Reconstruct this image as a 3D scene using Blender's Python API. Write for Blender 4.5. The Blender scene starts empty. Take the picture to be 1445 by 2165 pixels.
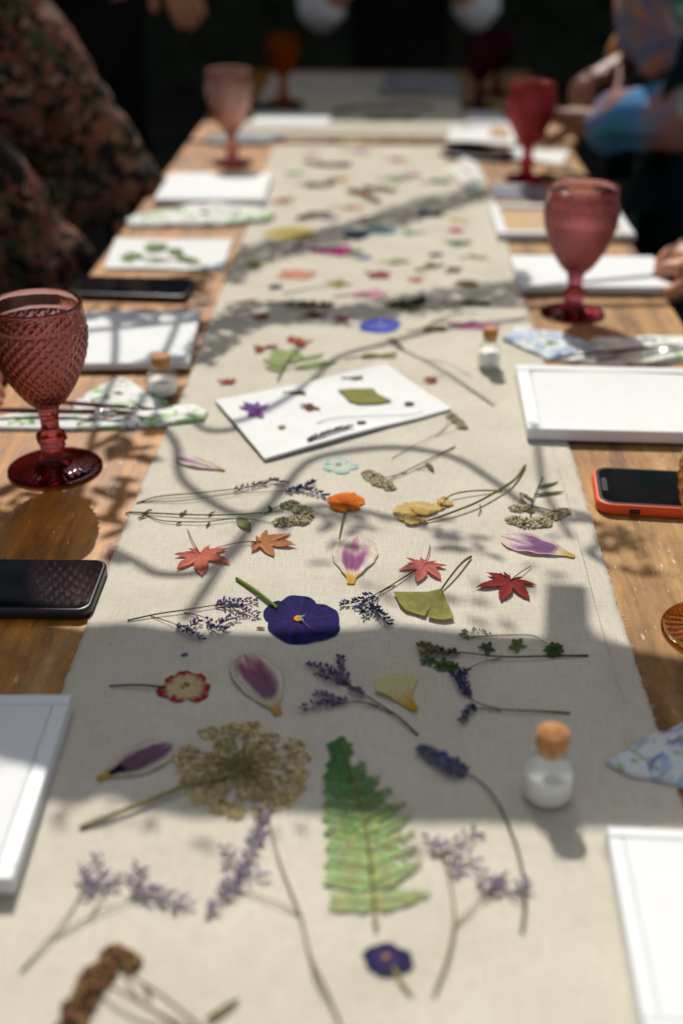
import bpy, math, random
from mathutils import Vector, noise
R = math.radians
rnd = random.Random(7)
scene = bpy.context.scene
COL = scene.collection
TZ = 0.75                                    # table top height

# ------------------------------------------------------------------ camera
FPX, PW, PH = 2526.0, 1445.0, 2165.0         # focal length and size in photo pixels
TH = math.atan(1362.5 / FPX)
PS = math.atan(108 * math.cos(TH) / FPX)
CAM = Vector((0, 0, TZ + 0.47))
cam_d = bpy.data.cameras.new('camera')
cam = bpy.data.objects.new('camera', cam_d)
COL.objects.link(cam)
cam.location = CAM
cam.rotation_euler = (math.pi / 2 - TH, 0, PS)
cam_d.sensor_fit = 'VERTICAL'
cam_d.sensor_height = 36.0
cam_d.lens = 36.0 * FPX / PH
cam_d.clip_start = 0.02
cam_d.clip_end = 200
cam_d.dof.use_dof = True
cam_d.dof.focus_distance = 0.895
cam_d.dof.aperture_fstop = 2.9
scene.camera = cam
FWD = Vector((-math.sin(PS) * math.cos(TH), math.cos(PS) * math.cos(TH), -math.sin(TH)))
RGT = Vector((math.cos(PS), math.sin(PS), 0))
UPV = RGT.cross(FWD)

# ------------------------------------------------------------------ light
SUN_EL, SUN_SX, SUN_SY = R(48), -0.19, 0.98   # toward the sun, on the ground plane
n_ = math.hypot(SUN_SX, SUN_SY)
SUN_SX, SUN_SY = SUN_SX / n_, SUN_SY / n_
world = bpy.data.worlds.new('World')
scene.world = world
world.use_nodes = True
wn = world.node_tree.nodes
sky = wn.new('ShaderNodeTexSky')
sky.sky_type = 'NISHITA'
sky.sun_disc = False
sky.sun_elevation = SUN_EL
sky.sun_rotation = math.atan2(SUN_SX, SUN_SY)
sky.air_density = 1.0
sky.dust_density = 2.0
wn['Background'].inputs['Strength'].default_value = 0.145
hz = wn.new('ShaderNodeRGBToBW')                # sky colour mixed with its own grey to keep the shade neutral
world.node_tree.links.new(sky.outputs[0], hz.inputs[0])
mxs = wn.new('ShaderNodeMix'); mxs.data_type = 'RGBA'; mxs.inputs[0].default_value = 0.72
world.node_tree.links.new(sky.outputs[0], mxs.inputs[6]); world.node_tree.links.new(hz.outputs[0], mxs.inputs[7])
world.node_tree.links.new(mxs.outputs[2], wn['Background'].inputs['Color'])
sun_d = bpy.data.lights.new('sun', 'SUN')
sun_d.energy = 4.2
sun_d.angle = R(0.5)
sun_d.color = (1.0, 0.964, 0.895)
sun = bpy.data.objects.new('sun', sun_d)
COL.objects.link(sun)
sun_vec = Vector((SUN_SX * math.cos(SUN_EL), SUN_SY * math.cos(SUN_EL), math.sin(SUN_EL)))
sun.rotation_euler = sun_vec.to_track_quat('Z', 'Y').to_euler()
sun.location = (-3, 6, 8)

vs = scene.view_settings
vs.view_transform = 'Standard'
vs.look = 'None'
vs.gamma = 1.0
vs.exposure = 0.06
vs.use_curve_mapping = False
cy = scene.cycles
cy.use_denoising = True
cy.max_bounces = 14
cy.transmission_bounces = 12
cy.transparent_max_bounces = 16
cy.sample_clamp_indirect = 6.0
cy.blur_glossy = 0.6

# ------------------------------------------------------------------ photo -> place
def P(px, py, z=TZ):
    d = FWD * FPX + RGT * (px - PW / 2) + UPV * (PH / 2 - py)
    return CAM + d * ((z - CAM.z) / d.z)

def hexc(h, k=1.0):
    v = [int(h[i:i + 2], 16) / 255 for i in (0, 2, 4)]
    return tuple((c / 12.92 if c <= 0.04045 else ((c + 0.055) / 1.055) ** 2.4) * k for c in v)

def mix(a, b, t):
    t = max(0.0, min(1.0, t))
    return tuple(x + (y - x) * t for x, y in zip(a, b))

def sstep(a, b, x):
    t = max(0.0, min(1.0, (x - a) / (b - a)))
    return t * t * (3 - 2 * t)

def fnoise(x, y, s=1.0, z=0.0):
    return noise.noise(Vector((x * s, y * s, z)))

def catmull(pts, n=6):
    pts = [Vector(p) for p in pts]
    if len(pts) < 3:
        a, b = pts[0], pts[-1]
        return [a.lerp(b, i / n) for i in range(n + 1)]
    out = []
    q = [pts[0] * 2 - pts[1]] + pts + [pts[-1] * 2 - pts[-2]]
    for i in range(1, len(q) - 2):
        p0, p1, p2, p3 = q[i - 1:i + 3]
        for k in range(n):
            t = k / n
            out.append(0.5 * ((2 * p1) + (p2 - p0) * t + (2 * p0 - 5 * p1 + 4 * p2 - p3) * t * t + (3 * p1 - p0 - 3 * p2 + p3) * t ** 3))
    out.append(pts[-1])
    return out

# ------------------------------------------------------------------ materials
def new_mat(name):
    m = bpy.data.materials.new(name)
    m.use_nodes = True
    nt = m.node_tree
    return m, nt, nt.nodes, nt.links, nt.nodes['Principled BSDF']

def plain(name, col, rough=0.6, metal=0.0, var=0.12, scale=60, bump=0.0, spec=0.5, bscale=400):
    m, nt, N, L, b = new_mat(name)
    b.inputs['Roughness'].default_value = rough
    b.inputs['Metallic'].default_value = metal
    b.inputs['Specular IOR Level'].default_value = spec
    tc = N.new('ShaderNodeTexCoord')
    nz = N.new('ShaderNodeTexNoise')
    nz.inputs['Scale'].default_value = scale
    nz.inputs['Detail'].default_value = 4
    L.new(tc.outputs['Object'], nz.inputs['Vector'])
    r = N.new('ShaderNodeValToRGB')
    r.color_ramp.elements[0].position = 0.3
    r.color_ramp.elements[1].position = 0.7
    r.color_ramp.elements[0].color = (*[c * (1 - var) for c in col], 1)
    r.color_ramp.elements[1].color = (*[min(1, c * (1 + var)) for c in col], 1)
    L.new(nz.outputs['Fac'], r.inputs['Fac'])
    L.new(r.outputs['Color'], b.inputs['Base Color'])
    if bump:
        n2 = N.new('ShaderNodeTexNoise')
        n2.inputs['Scale'].default_value = bscale
        L.new(tc.outputs['Object'], n2.inputs['Vector'])
        bp = N.new('ShaderNodeBump')
        bp.inputs['Strength'].default_value = bump
        bp.inputs['Distance'].default_value = 0.001
        L.new(n2.outputs['Fac'], bp.inputs['Height'])
        L.new(bp.outputs['Normal'], b.inputs['Normal'])
    return m

def ramp(N, stops, interp='LINEAR'):
    r = N.new('ShaderNodeValToRGB')
    r.color_ramp.interpolation = interp
    e = r.color_ramp.elements
    while len(e) < len(stops):
        e.new(0.5)
    for el, (p, c) in zip(e, stops):
        el.position = p
        el.color = (*c, 1)
    return r

def mapped(N, L, scale, rot=(0, 0, 0), src='Object'):
    tc = N.new('ShaderNodeTexCoord')
    mp = N.new('ShaderNodeMapping')
    mp.inputs['Scale'].default_value = scale
    mp.inputs['Rotation'].default_value = rot
    L.new(tc.outputs[src], mp.inputs['Vector'])
    return mp

def tex_noise(N, L, vec, scale, detail=4, rough=0.5, dist=0.0):
    n = N.new('ShaderNodeTexNoise')
    n.inputs['Scale'].default_value = scale
    n.inputs['Detail'].default_value = detail
    n.inputs['Roughness'].default_value = rough
    n.inputs['Distortion'].default_value = dist
    L.new(vec.outputs[0], n.inputs['Vector'])
    return n

def mixc(N, L, fac, a, b, mode='MIX'):
    m = N.new('ShaderNodeMix')
    m.data_type = 'RGBA'
    m.blend_type = mode
    for sock, v in ((m.inputs[0], fac), (m.inputs[6], a), (m.inputs[7], b)):
        if hasattr(v, 'links'):
            L.new(v, sock)
        elif isinstance(v, tuple):
            sock.default_value = (*v, 1)
        else:
            sock.default_value = v
    return m.outputs[2]

def make_linen():
    m, nt, N, L, b = new_mat('linen')
    b.inputs['Roughness'].default_value = 0.95
    b.inputs['Specular IOR Level'].default_value = 0.1
    va = mapped(N, L, (1400, 55, 1))
    vb = mapped(N, L, (55, 1400, 1))
    na = tex_noise(N, L, va, 1.0, 2)
    nb = tex_noise(N, L, vb, 1.0, 2)
    mx = N.new('ShaderNodeMath'); mx.operation = 'ADD'
    L.new(na.outputs['Fac'], mx.inputs[0]); L.new(nb.outputs['Fac'], mx.inputs[1])
    r = ramp(N, [(0.3, hexc('c9c0ad')), (0.5, hexc('ddd5c4')), (0.72, hexc('eae4d6'))])
    hf = N.new('ShaderNodeMath'); hf.operation = 'MULTIPLY'; hf.inputs[1].default_value = 0.5
    L.new(mx.outputs[0], hf.inputs[0]); L.new(hf.outputs[0], r.inputs['Fac'])
    big = tex_noise(N, L, mapped(N, L, (1, 1, 1)), 14, 5)
    rb = ramp(N, [(0.3, (0.90, 0.89, 0.87)), (0.7, (1.0, 1.0, 1.0))])
    L.new(big.outputs['Fac'], rb.inputs['Fac'])
    c = mixc(N, L, 1.0, r.outputs['Color'], rb.outputs['Color'], 'MULTIPLY')
    fl = tex_noise(N, L, mapped(N, L, (1, 1, 1)), 330, 1)
    rf = ramp(N, [(0.74, (1, 1, 1)), (0.80, (0.60, 0.50, 0.42))])
    L.new(fl.outputs['Fac'], rf.inputs['Fac'])
    c = mixc(N, L, 0.6, c, rf.outputs['Color'], 'MULTIPLY')
    L.new(c, b.inputs['Base Color'])
    ck = N.new('ShaderNodeTexWave'); ck.bands_direction = 'X'
    ck.inputs['Scale'].default_value = 1.0
    L.new(mapped(N, L, (420, 420, 1)).outputs[0], ck.inputs['Vector'])
    ck2 = N.new('ShaderNodeTexWave'); ck2.bands_direction = 'Y'
    ck2.inputs['Scale'].default_value = 1.0
    L.new(mapped(N, L, (420, 420, 1)).outputs[0], ck2.inputs['Vector'])
    ad = N.new('ShaderNodeMath'); ad.operation = 'ADD'
    L.new(ck.outputs['Fac'], ad.inputs[0]); L.new(ck2.outputs['Fac'], ad.inputs[1])
    ad2 = N.new('ShaderNodeMath'); ad2.operation = 'MULTIPLY_ADD'
    ad2.inputs[1].default_value = 1.5
    L.new(mx.outputs[0], ad2.inputs[0]); L.new(ad.outputs[0], ad2.inputs[2])
    bp = N.new('ShaderNodeBump')
    bp.inputs['Strength'].default_value = 0.55
    bp.inputs['Distance'].default_value = 0.0007
    L.new(ad2.outputs[0], bp.inputs['Height'])
    L.new(bp.outputs['Normal'], b.inputs['Normal'])
    return m

def make_wood():
    m, nt, N, L, b = new_mat('worn_wood')
    g = tex_noise(N, L, mapped(N, L, (60, 5, 5), (0, 0, R(-12))), 1.0, 6, 0.6)
    bare = ramp(N, [(0.25, hexc('664526')), (0.5, hexc('9e7644')), (0.75, hexc('c8a268'))])
    L.new(g.outputs['Fac'], bare.inputs['Fac'])
    g2 = tex_noise(N, L, mapped(N, L, (90, 8, 8), (0, 0, R(-12))), 1.0, 5, 0.6)
    var = ramp(N, [(0.3, hexc('7c4c10')), (0.6, hexc('ba7c22')), (0.8, hexc('d09a3e'))])
    L.new(g2.outputs['Fac'], var.inputs['Fac'])
    w = tex_noise(N, L, mapped(N, L, (9, 3.2, 3), (0, 0, R(-14)), 'Object'), 1.0, 8, 0.68, 0.6)
    # the varnish has been worn away most along the runner, so it survives towards the edges
    tc = N.new('ShaderNodeTexCoord'); sx = N.new('ShaderNodeSeparateXYZ')
    L.new(tc.outputs['Object'], sx.inputs[0])
    ab = N.new('ShaderNodeMath'); ab.operation = 'MULTIPLY_ADD'
    ab.inputs[1].default_value = -0.62; ab.inputs[2].default_value = -0.085
    L.new(sx.outputs['X'], ab.inputs[0])
    ad = N.new('ShaderNodeMath'); ad.operation = 'ADD'
    L.new(w.outputs['Fac'], ad.inputs[0]); L.new(ab.outputs[0], ad.inputs[1])
    f = ramp(N, [(0.47, (0, 0, 0)), (0.53, (1, 1, 1))])
    L.new(ad.outputs[0], f.inputs['Fac'])
    fb = N.new('ShaderNodeRGBToBW'); L.new(f.outputs['Color'], fb.inputs[0])
    c = mixc(N, L, fb.outputs[0], bare.outputs['Color'], var.outputs['Color'])
    d = tex_noise(N, L, mapped(N, L, (1.6, 0.8, 1), (0, 0, R(-14))), 11, 9, 0.72)
    rd = ramp(N, [(0.36, (0.42, 0.36, 0.30)), (0.47, (0.80, 0.76, 0.72)), (0.60, (1.08, 1.06, 1.02))])
    L.new(d.outputs['Fac'], rd.inputs['Fac'])
    c = mixc(N, L, 0.9, c, rd.outputs['Color'], 'MULTIPLY')
    sp = tex_noise(N, L, mapped(N, L, (260, 60, 60), (0, 0, R(-12))), 1.0, 3)
    rs = ramp(N, [(0.66, (0, 0, 0)), (0.74, (1, 1, 1))])
    L.new(sp.outputs['Fac'], rs.inputs['Fac'])
    sb = N.new('ShaderNodeRGBToBW'); L.new(rs.outputs['Color'], sb.inputs[0])
    c = mixc(N, L, sb.outputs[0], c, hexc('c9b59a'))
    L.new(c, b.inputs['Base Color'])
    rr = N.new('ShaderNodeMapRange')
    rr.inputs[3].default_value = 0.68; rr.inputs[4].default_value = 0.42
    L.new(fb.outputs[0], rr.inputs[0]); L.new(rr.outputs[0], b.inputs['Roughness'])
    b.inputs['Specular IOR Level'].default_value = 0.35
    bp = N.new('ShaderNodeBump')
    bp.inputs['Strength'].default_value = 0.5; bp.inputs['Distance'].default_value = 0.0012
    L.new(g.outputs['Fac'], bp.inputs['Height']); L.new(bp.outputs['Normal'], b.inputs['Normal'])
    return m

def make_plant():
    m, nt, N, L, b = new_mat('pressed_plant')
    at = N.new('ShaderNodeAttribute'); at.attribute_name = 'Col'
    n = tex_noise(N, L, mapped(N, L, (1, 1, 1)), 700, 4, 0.6)
    r = ramp(N, [(0.3, (0.74, 0.72, 0.70)), (0.7, (1.08, 1.08, 1.08))])
    L.new(n.outputs['Fac'], r.inputs['Fac'])
    c = mixc(N, L, 1.0, at.outputs['Color'], r.outputs['Color'], 'MULTIPLY')
    L.new(c, b.inputs['Base Color'])
    b.inputs['Roughness'].default_value = 0.8
    b.inputs['Specular IOR Level'].default_value = 0.12
    bp = N.new('ShaderNodeBump')
    bp.inputs['Strength'].default_value = 0.35; bp.inputs['Distance'].default_value = 0.0006
    L.new(n.outputs['Fac'], bp.inputs['Height']); L.new(bp.outputs['Normal'], b.inputs['Normal'])
    tr = N.new('ShaderNodeBsdfTranslucent'); L.new(c, tr.inputs['Color'])
    ms = N.new('ShaderNodeMixShader'); ms.inputs[0].default_value = 0.22
    L.new(b.outputs[0], ms.inputs[1]); L.new(tr.outputs[0], ms.inputs[2])
    L.new(ms.outputs[0], N['Material Output'].inputs['Surface'])
    return m

def make_glass(name, tint, deep, through=0.45, rough=0.02):
    m, nt, N, L, b = new_mat(name)
    N.remove(b)
    g = N.new('ShaderNodeBsdfGlass')
    g.inputs['Color'].default_value = (*deep, 1); g.inputs['IOR'].default_value = 1.5
    g.inputs['Roughness'].default_value = rough
    t = N.new('ShaderNodeBsdfTransparent'); t.inputs['Color'].default_value = (*tint, 1)
    n = tex_noise(N, L, mapped(N, L, (1, 1, 1)), 45, 2)
    bp = N.new('ShaderNodeBump')
    bp.inputs['Strength'].default_value = 0.22; bp.inputs['Distance'].default_value = 0.002
    L.new(n.outputs['Fac'], bp.inputs['Height']); L.new(bp.outputs['Normal'], g.inputs['Normal'])
    ms = N.new('ShaderNodeMixShader'); ms.inputs[0].default_value = through
    L.new(g.outputs[0], ms.inputs[1]); L.new(t.outputs[0], ms.inputs[2])
    L.new(ms.outputs[0], N['Material Output'].inputs['Surface'])
    return m

def make_print(name, base, spots, scale, soft=0.05, rough=0.9):
    """printed cloth: scattered flower-sized blots of several colours on a base colour"""
    m, nt, N, L, b = new_mat(name)
    b.inputs['Roughness'].default_value = rough
    b.inputs['Specular IOR Level'].default_value = 0.15
    c = None
    cur = base
    for i, (col, sc, th) in enumerate(spots):
        mp = mapped(N, L, (scale * sc, scale * sc, scale * sc), (0.3 * i, 0.5 * i, 0.9 * i))
        mp.inputs['Location'].default_value = (3.1 * i, 1.7 * i, 0.4 * i)
        n = tex_noise(N, L, mp, 1.0, 3, 0.6, 0.8)
        r = ramp(N, [(th, (0, 0, 0)), (th + soft, (1, 1, 1))])
        L.new(n.outputs['Fac'], r.inputs['Fac'])
        bw = N.new('ShaderNodeRGBToBW'); L.new(r.outputs['Color'], bw.inputs[0])
        cur = mixc(N, L, bw.outputs[0], cur, col)
    L.new(cur, b.inputs['Base Color'])
    fb = tex_noise(N, L, mapped(N, L, (900, 900, 900)), 1.0, 2)
    bp = N.new('ShaderNodeBump'); bp.inputs['Strength'].default_value = 0.2; bp.inputs['Distance'].default_value = 0.0005
    L.new(fb.outputs['Fac'], bp.inputs['Height']); L.new(bp.outputs['Normal'], b.inputs['Normal'])
    return m

M = {}
M['linen'] = make_linen()
M['wood'] = make_wood()
M['plant'] = make_plant()
M['white'] = plain('white_paint', (0.69, 0.70, 0.705), 0.45, var=0.02, scale=30, bump=0.05)
M['board'] = plain('white_board', (0.69, 0.695, 0.69), 0.8, var=0.02, scale=40, bump=0.08)
M['paper'] = plain('paper', (0.70, 0.70, 0.685), 0.9, var=0.02, scale=80, bump=0.12, bscale=900)
M['tan'] = plain('tan_card', hexc('b79a74'), 0.85, var=0.06)
M['plum'] = make_glass('plum_glass', (0.75, 0.52, 0.52), (0.80, 0.60, 0.585), 0.06, 0.03)
M['rose'] = make_glass('rose_glass', (0.84, 0.60, 0.63), (0.87, 0.66, 0.68), 0.10, 0.05)
M['pink'] = make_glass('pink_glass', (0.985, 0.85, 0.83), (0.985, 0.87, 0.855), 0.18, 0.03)
M['magenta'] = make_glass('crimson_glass', (0.86, 0.46, 0.51), (0.88, 0.50, 0.54), 0.10, 0.04)
M['amber'] = make_glass('amber_glass', (0.85, 0.50, 0.12), (0.88, 0.52, 0.14), 0.3)
M['purple'] = make_glass('purple_glass', (0.50, 0.18, 0.30), (0.5, 0.2, 0.3), 0.3)
M['brown'] = make_glass('brown_pink_glass', (0.95, 0.74, 0.46), (0.95, 0.74, 0.46), 0.2, 0.04)
DEEP = {}
for k_, c_ in (('plum', (0.66, 0.34, 0.36)), ('rose', (0.74, 0.38, 0.44)), ('pink', (0.96, 0.70, 0.69)), ('magenta', (0.80, 0.26, 0.33))):
    DEEP[M[k_].name] = make_glass(k_ + '_thick_glass', tuple(q * 0.95 for q in c_), c_, 0.06, 0.03)
M['clear'] = make_glass('clear_glass', (0.985, 0.99, 0.985), (0.98, 0.99, 0.985), 0.86)
M['water'] = make_glass('drink', (0.98, 0.90, 0.88), (0.98, 0.90, 0.88), 0.5)
M['cork'] = plain('cork', hexc('b27c4c'), 0.9, var=0.3, scale=500, bump=0.6, bscale=700)
M['glue'] = plain('white_glue', (0.86, 0.84, 0.78), 0.5, var=0.03)
M['black'] = plain('black_plastic', (0.012, 0.012, 0.014), 0.35, var=0.1)
M['screen'] = plain('phone_screen', (0.006, 0.007, 0.009), 0.06, var=0.3, scale=40, spec=0.5)
M['orange'] = plain('orange_silicone', hexc('e8541c'), 0.55, var=0.04)
M['steel'] = plain('bright_steel', (0.72, 0.71, 0.66), 0.16, metal=1.0, var=0.04)
M['lacquer'] = plain('dark_red_lacquer', hexc('5c1f1a'), 0.25, var=0.1)
M['bristle'] = plain('bristle', hexc('6b5138'), 0.8, var=0.3, scale=300)
M['iron'] = plain('wrought_iron', (0.02, 0.02, 0.02), 0.6, var=0.2, bump=0.3)
M['canvas'] = plain('canvas', hexc('6a5f50'), 0.95, var=0.08, bump=0.2)
M['timber'] = plain('timber', hexc('4a3828'), 0.85, var=0.25, scale=20, bump=0.3)
M['soil'] = plain('dark_paving', (0.045, 0.042, 0.038), 0.9, var=0.35, scale=3, bump=0.5, bscale=60)
M['skin'] = plain('skin', hexc('c48a6c'), 0.55, var=0.06, scale=30, bump=0.1)
M['skin_dark'] = plain('skin_deep', hexc('8a5a44'), 0.55, var=0.06, scale=30, bump=0.1)
M['hair'] = plain('hair', (0.012, 0.009, 0.007), 0.5, var=0.3, scale=200)
M['black_cloth'] = plain('black_cloth', (0.010, 0.010, 0.011), 0.95, var=0.2, scale=40, spec=0.1)
M['teal_cloth'] = plain('dark_teal_cloth', (0.010, 0.028, 0.030), 0.95, var=0.4, scale=9, spec=0.1)
M['white_cloth'] = plain('white_cotton', (0.70, 0.70, 0.72), 0.9, var=0.03, bump=0.2)
M['navy'] = plain('navy_knit', (0.02, 0.025, 0.055), 0.9, var=0.1, bump=0.3)
M['ivy'] = plain('hedge_leaf', (0.018, 0.030, 0.012), 0.7, var=0.4, scale=8)
M['floral'] = make_print('dark_floral_cloth', hexc('1c1815'), [
    (hexc('4c4e38'), 1.0, 0.48), (hexc('85543f'), 1.2, 0.55), (hexc('ae8c72'), 1.9, 0.59), (hexc('8a5040'), 1.6, 0.55), (hexc('1e1b18'), 0.4, 0.55)], 30)
M['tiedye'] = make_print('tie_dye_cloth', hexc('4680ac'), [
    (hexc('b06a30'), 0.45, 0.46), (hexc('2f7a62'), 0.6, 0.52), (hexc('c88a50'), 0.5, 0.58), (hexc('a4cfc4'), 0.8, 0.56), (hexc('2c5a8a'), 0.9, 0.56)], 7, 0.12)
M['napkin'] = make_print('floral_napkin', hexc('dcdcd6'), [
    (hexc('9fbf8a'), 0.8, 0.56), (hexc('5f8a4a'), 1.3, 0.60), (hexc('b0708a'), 0.9, 0.57), (hexc('7a3a52'), 1.6, 0.62), (hexc('4f6aa0'), 1.0, 0.63)], 42)
M['napkin_blue'] = make_print('blue_floral_napkin', hexc('d2d5d6'), [
    (hexc('a3b2c8'), 0.9, 0.50), (hexc('6478a8'), 1.6, 0.58), (hexc('9ab48a'), 0.6, 0.55), (hexc('86a878'), 0.7, 0.62), (hexc('b38fc0'), 1.2, 0.64)], 48)
M['checked'] = make_print('faded_cloth', hexc('8e9296'), [(hexc('5e6670'), 1.0, 0.55), (hexc('b8b2a8'), 1.4, 0.6)], 14)

# ------------------------------------------------------------------ mesh helpers
class MB:
    def __init__(self):
        self.v, self.f, self.c = [], [], []
    def add(self, vs_, fs_, col=(1, 1, 1)):
        o = len(self.v)
        self.v += [tuple(p) for p in vs_]
        if isinstance(col, list):
            self.c += col
        else:
            self.c += [col] * len(vs_)
        self.f += [tuple(i + o for i in f) for f in fs_]
    def box(self, c, s, rot=0.0, col=(1, 1, 1), bevel=0.0):
        """box with centre c and size s turned by rot about z; bevel rounds the upper and lower edges"""
        hx, hy, hz = s[0] / 2, s[1] / 2, s[2] / 2
        b = min(bevel, hx * 0.9, hy * 0.9, hz * 0.9)
        if b <= 0:
            rings = [(hx, hy, -hz, 0), (hx, hy, hz, 0)]
        else:
            rings = [(hx - b, hy - b, -hz, 0), (hx, hy, -hz + b, b), (hx, hy, hz - b, b), (hx - b * 0.3, hy - b * 0.3, hz - b * 0.3, b), (hx - b, hy - b, hz, 0)]
        self.rings_box(c, rings, rot, col)
    def rings_box(self, c, rings, rot, col, corner=1):
        vs_, fs_ = [], []
        n = None
        ca, sa = math.cos(rot), math.sin(rot)
        for (x, y, z, b) in rings:
            loop = [(x, y), (-x, y), (-x, -y), (x, -y)]
            n = 4
            for (a, d) in loop:
                vs_.append((c[0] + a * ca - d * sa, c[1] + a * sa + d * ca, c[2] + z))
        for k in range(len(rings) - 1):
            for i in range(n):
                j = (i + 1) % n
                fs_.append((k * n + i, k * n + j, (k + 1) * n + j, (k + 1) * n + i))
        fs_.append(tuple(reversed(range(n))))
        fs_.append(tuple(range((len(rings) - 1) * n, len(rings) * n)))
        self.add(vs_, fs_, col)
    def slab(self, c, s, rot, r, bev, col=(1, 1, 1), seg=6):
        """rounded-corner slab (phones): corner radius r, edge bevel bev"""
        hx, hy, hz = s[0] / 2, s[1] / 2, s[2] / 2
        ca, sa = math.cos(rot), math.sin(rot)
        vs_, fs_ = [], []
        prof = [(bev, -hz), (bev * 0.3, -hz + bev * 0.3), (0, -hz + bev), (0, hz - bev), (bev * 0.3, hz - bev * 0.3), (bev, hz)]
        n = 4 * (seg + 1)
        for (ins, z) in prof:
            for q, (sx, sy) in enumerate(((1, 1), (-1, 1), (-1, -1), (1, -1))):
                for k in range(seg + 1):
                    a = R(90 * q + 90 * k / seg)
                    x = sx * (hx - r) + math.cos(a) * (r - ins)
                    y = sy * (hy - r) + math.sin(a) * (r - ins)
                    vs_.append((c[0] + x * ca - y * sa, c[1] + x * sa + y * ca, c[2] + z))
        for k in range(len(prof) - 1):
            for i in range(n):
                j = (i + 1) % n
                fs_.append((k * n + i, k * n + j, (k + 1) * n + j, (k + 1) * n + i))
        fs_.append(tuple(reversed(range(n))))
        fs_.append(tuple(range((len(prof) - 1) * n, len(prof) * n)))
        self.add(vs_, fs_, col)
    def tube(self, pts, rad, sides=6, col=(1, 1, 1), cap=True):
        pts = [Vector(p) for p in pts]
        n = len(pts)
        rr = rad if callable(rad) else (lambda t: rad)
        vs_, fs_ = [], []
        cols = []
        for i, p in enumerate(pts):
            t = (pts[min(i + 1, n - 1)] - pts[max(i - 1, 0)])
            t = t.normalized() if t.length > 1e-9 else Vector((0, 0, 1))
            ref = Vector((0, 0, 1)) if abs(t.z) < 0.9 else Vector((1, 0, 0))
            a = t.cross(ref).normalized(); b_ = a.cross(t)
            r = rr(i / max(1, n - 1))
            for k in range(sides):
                an = 2 * math.pi * k / sides
                vs_.append(p + a * (math.cos(an) * r) + b_ * (math.sin(an) * r))
                cols.append(col(i / max(1, n - 1)) if callable(col) else col)
        for i in range(n - 1):
            for k in range(sides):
                j = (k + 1) % sides
                fs_.append((i * sides + k, i * sides + j, (i + 1) * sides + j, (i + 1) * sides + k))
        if cap:
            fs_.append(tuple(range(sides))); fs_.append(tuple(reversed(range((n - 1) * sides, n * sides))))
        self.add(vs_, fs_, cols)
    def lathe(self, prof, c=(0, 0, 0), seg=32, col=(1, 1, 1)):
        vs_, fs_ = [], []
        for (r, z) in prof:
            for k in range(seg):
                a = 2 * math.pi * k / seg
                vs_.append((c[0] + r * math.cos(a), c[1] + r * math.sin(a), c[2] + z))
        for i in range(len(prof) - 1):
            for k in range(seg):
                j = (k + 1) % seg
                fs_.append((i * seg + k, i * seg + j, (i + 1) * seg + j, (i + 1) * seg + k))
        fs_.append(tuple(reversed(range(seg))))
        fs_.append(tuple(range((len(prof) - 1) * seg, len(prof) * seg)))
        self.add(vs_, fs_, col)
    def build(self, name, mat, parent=None, loc=None, smooth=True, kind=None, label=None):
        o_loc = Vector(loc) if loc is not None else (Vector(parent['_at']) if parent is not None and '_at' in parent else Vector((0, 0, 0)))
        me = bpy.data.meshes.new(name)
        me.from_pydata([(p[0] - o_loc.x, p[1] - o_loc.y, p[2] - o_loc.z) for p in self.v], [], self.f)
        ca = me.color_attributes.new('Col', 'FLOAT_COLOR', 'POINT')
        flat = []
        for c in self.c:
            flat += [c[0], c[1], c[2], 1.0]
        ca.data.foreach_set('color', flat)
        if smooth:
            me.polygons.foreach_set('use_smooth', [True] * len(me.polygons))
        me.materials.append(mat)
        me.update()
        o = bpy.data.objects.new(name, me)
        COL.objects.link(o)
        if parent is not None:
            o.parent = parent
            if '_at' in parent:
                o['_at'] = list(o_loc)
        else:
            o.location = o_loc
            o['_at'] = list(o_loc)
        if kind:
            o['kind'] = kind
        if label:
            o['label'] = label
        return o

def tag(o, label, cat, group=None):
    o['label'] = label; o['category'] = cat
    if group:
        o['group'] = group
    return o

def thing(name, label, cat, at, group=None):
    o = bpy.data.objects.new(name, None)
    o.empty_display_size = 0.02
    COL.objects.link(o)
    o.location = at
    o['_at'] = list(at)
    return tag(o, label, cat, group)

def structure(o):
    o['kind'] = 'structure'
    return o

def children(o):
    return [c for c in bpy.data.objects if c.parent == o]

def sharp(o, angle=35):
    """flat shading except over shallow angles"""
    me = o.data
    me.polygons.foreach_set('use_smooth', [False] * len(me.polygons))

# ------------------------------------------------------------------ runner surface
RX0, RX1, RY0, RY1 = -0.205, 0.172, 0.22, 2.345
def runner_h(x, y):
    e = min(x - RX0, RX1 - x)
    h = 0.0016 + 0.0006 * fnoise(x, y, 9) + 0.0006 * fnoise(x, y, 26, 3)
    h += 0.0011 * max(0, fnoise(x * 0.35, y * 1.0, 16, 7)) * sstep(0.0, 0.05, e)
    h += 0.0030 * max(0, fnoise(x * 0.7 + 3, y * 1.3, 8, 11)) * sstep(0.0, 0.04, e)
    h += 0.0009 * math.exp(-((y - 0.672 - 0.02 * x) / 0.003) ** 2) * sstep(0, 0.03, e)
    h += 0.0006 * sstep(0.0175, 0.0160, RX1 - x)
    return h
def right_edge(y):
    return RX1 + 0.003 * fnoise(0, y, 3) - 0.062 * sstep(1.93, 2.12, y)
def left_edge(y):
    return RX0 + 0.003 * fnoise(5, y, 3) - 0.012 * sstep(1.7, 2.3, y)
def on_runner(x, y):
    return left_edge(y) < x < right_edge(y) and RY0 < y < RY1
def surf(x, y):
    if on_runner(x, y):
        return TZ + runner_h(x, y)
    if y > 2.48:
        return TZ + 0.0022
    return TZ

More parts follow.
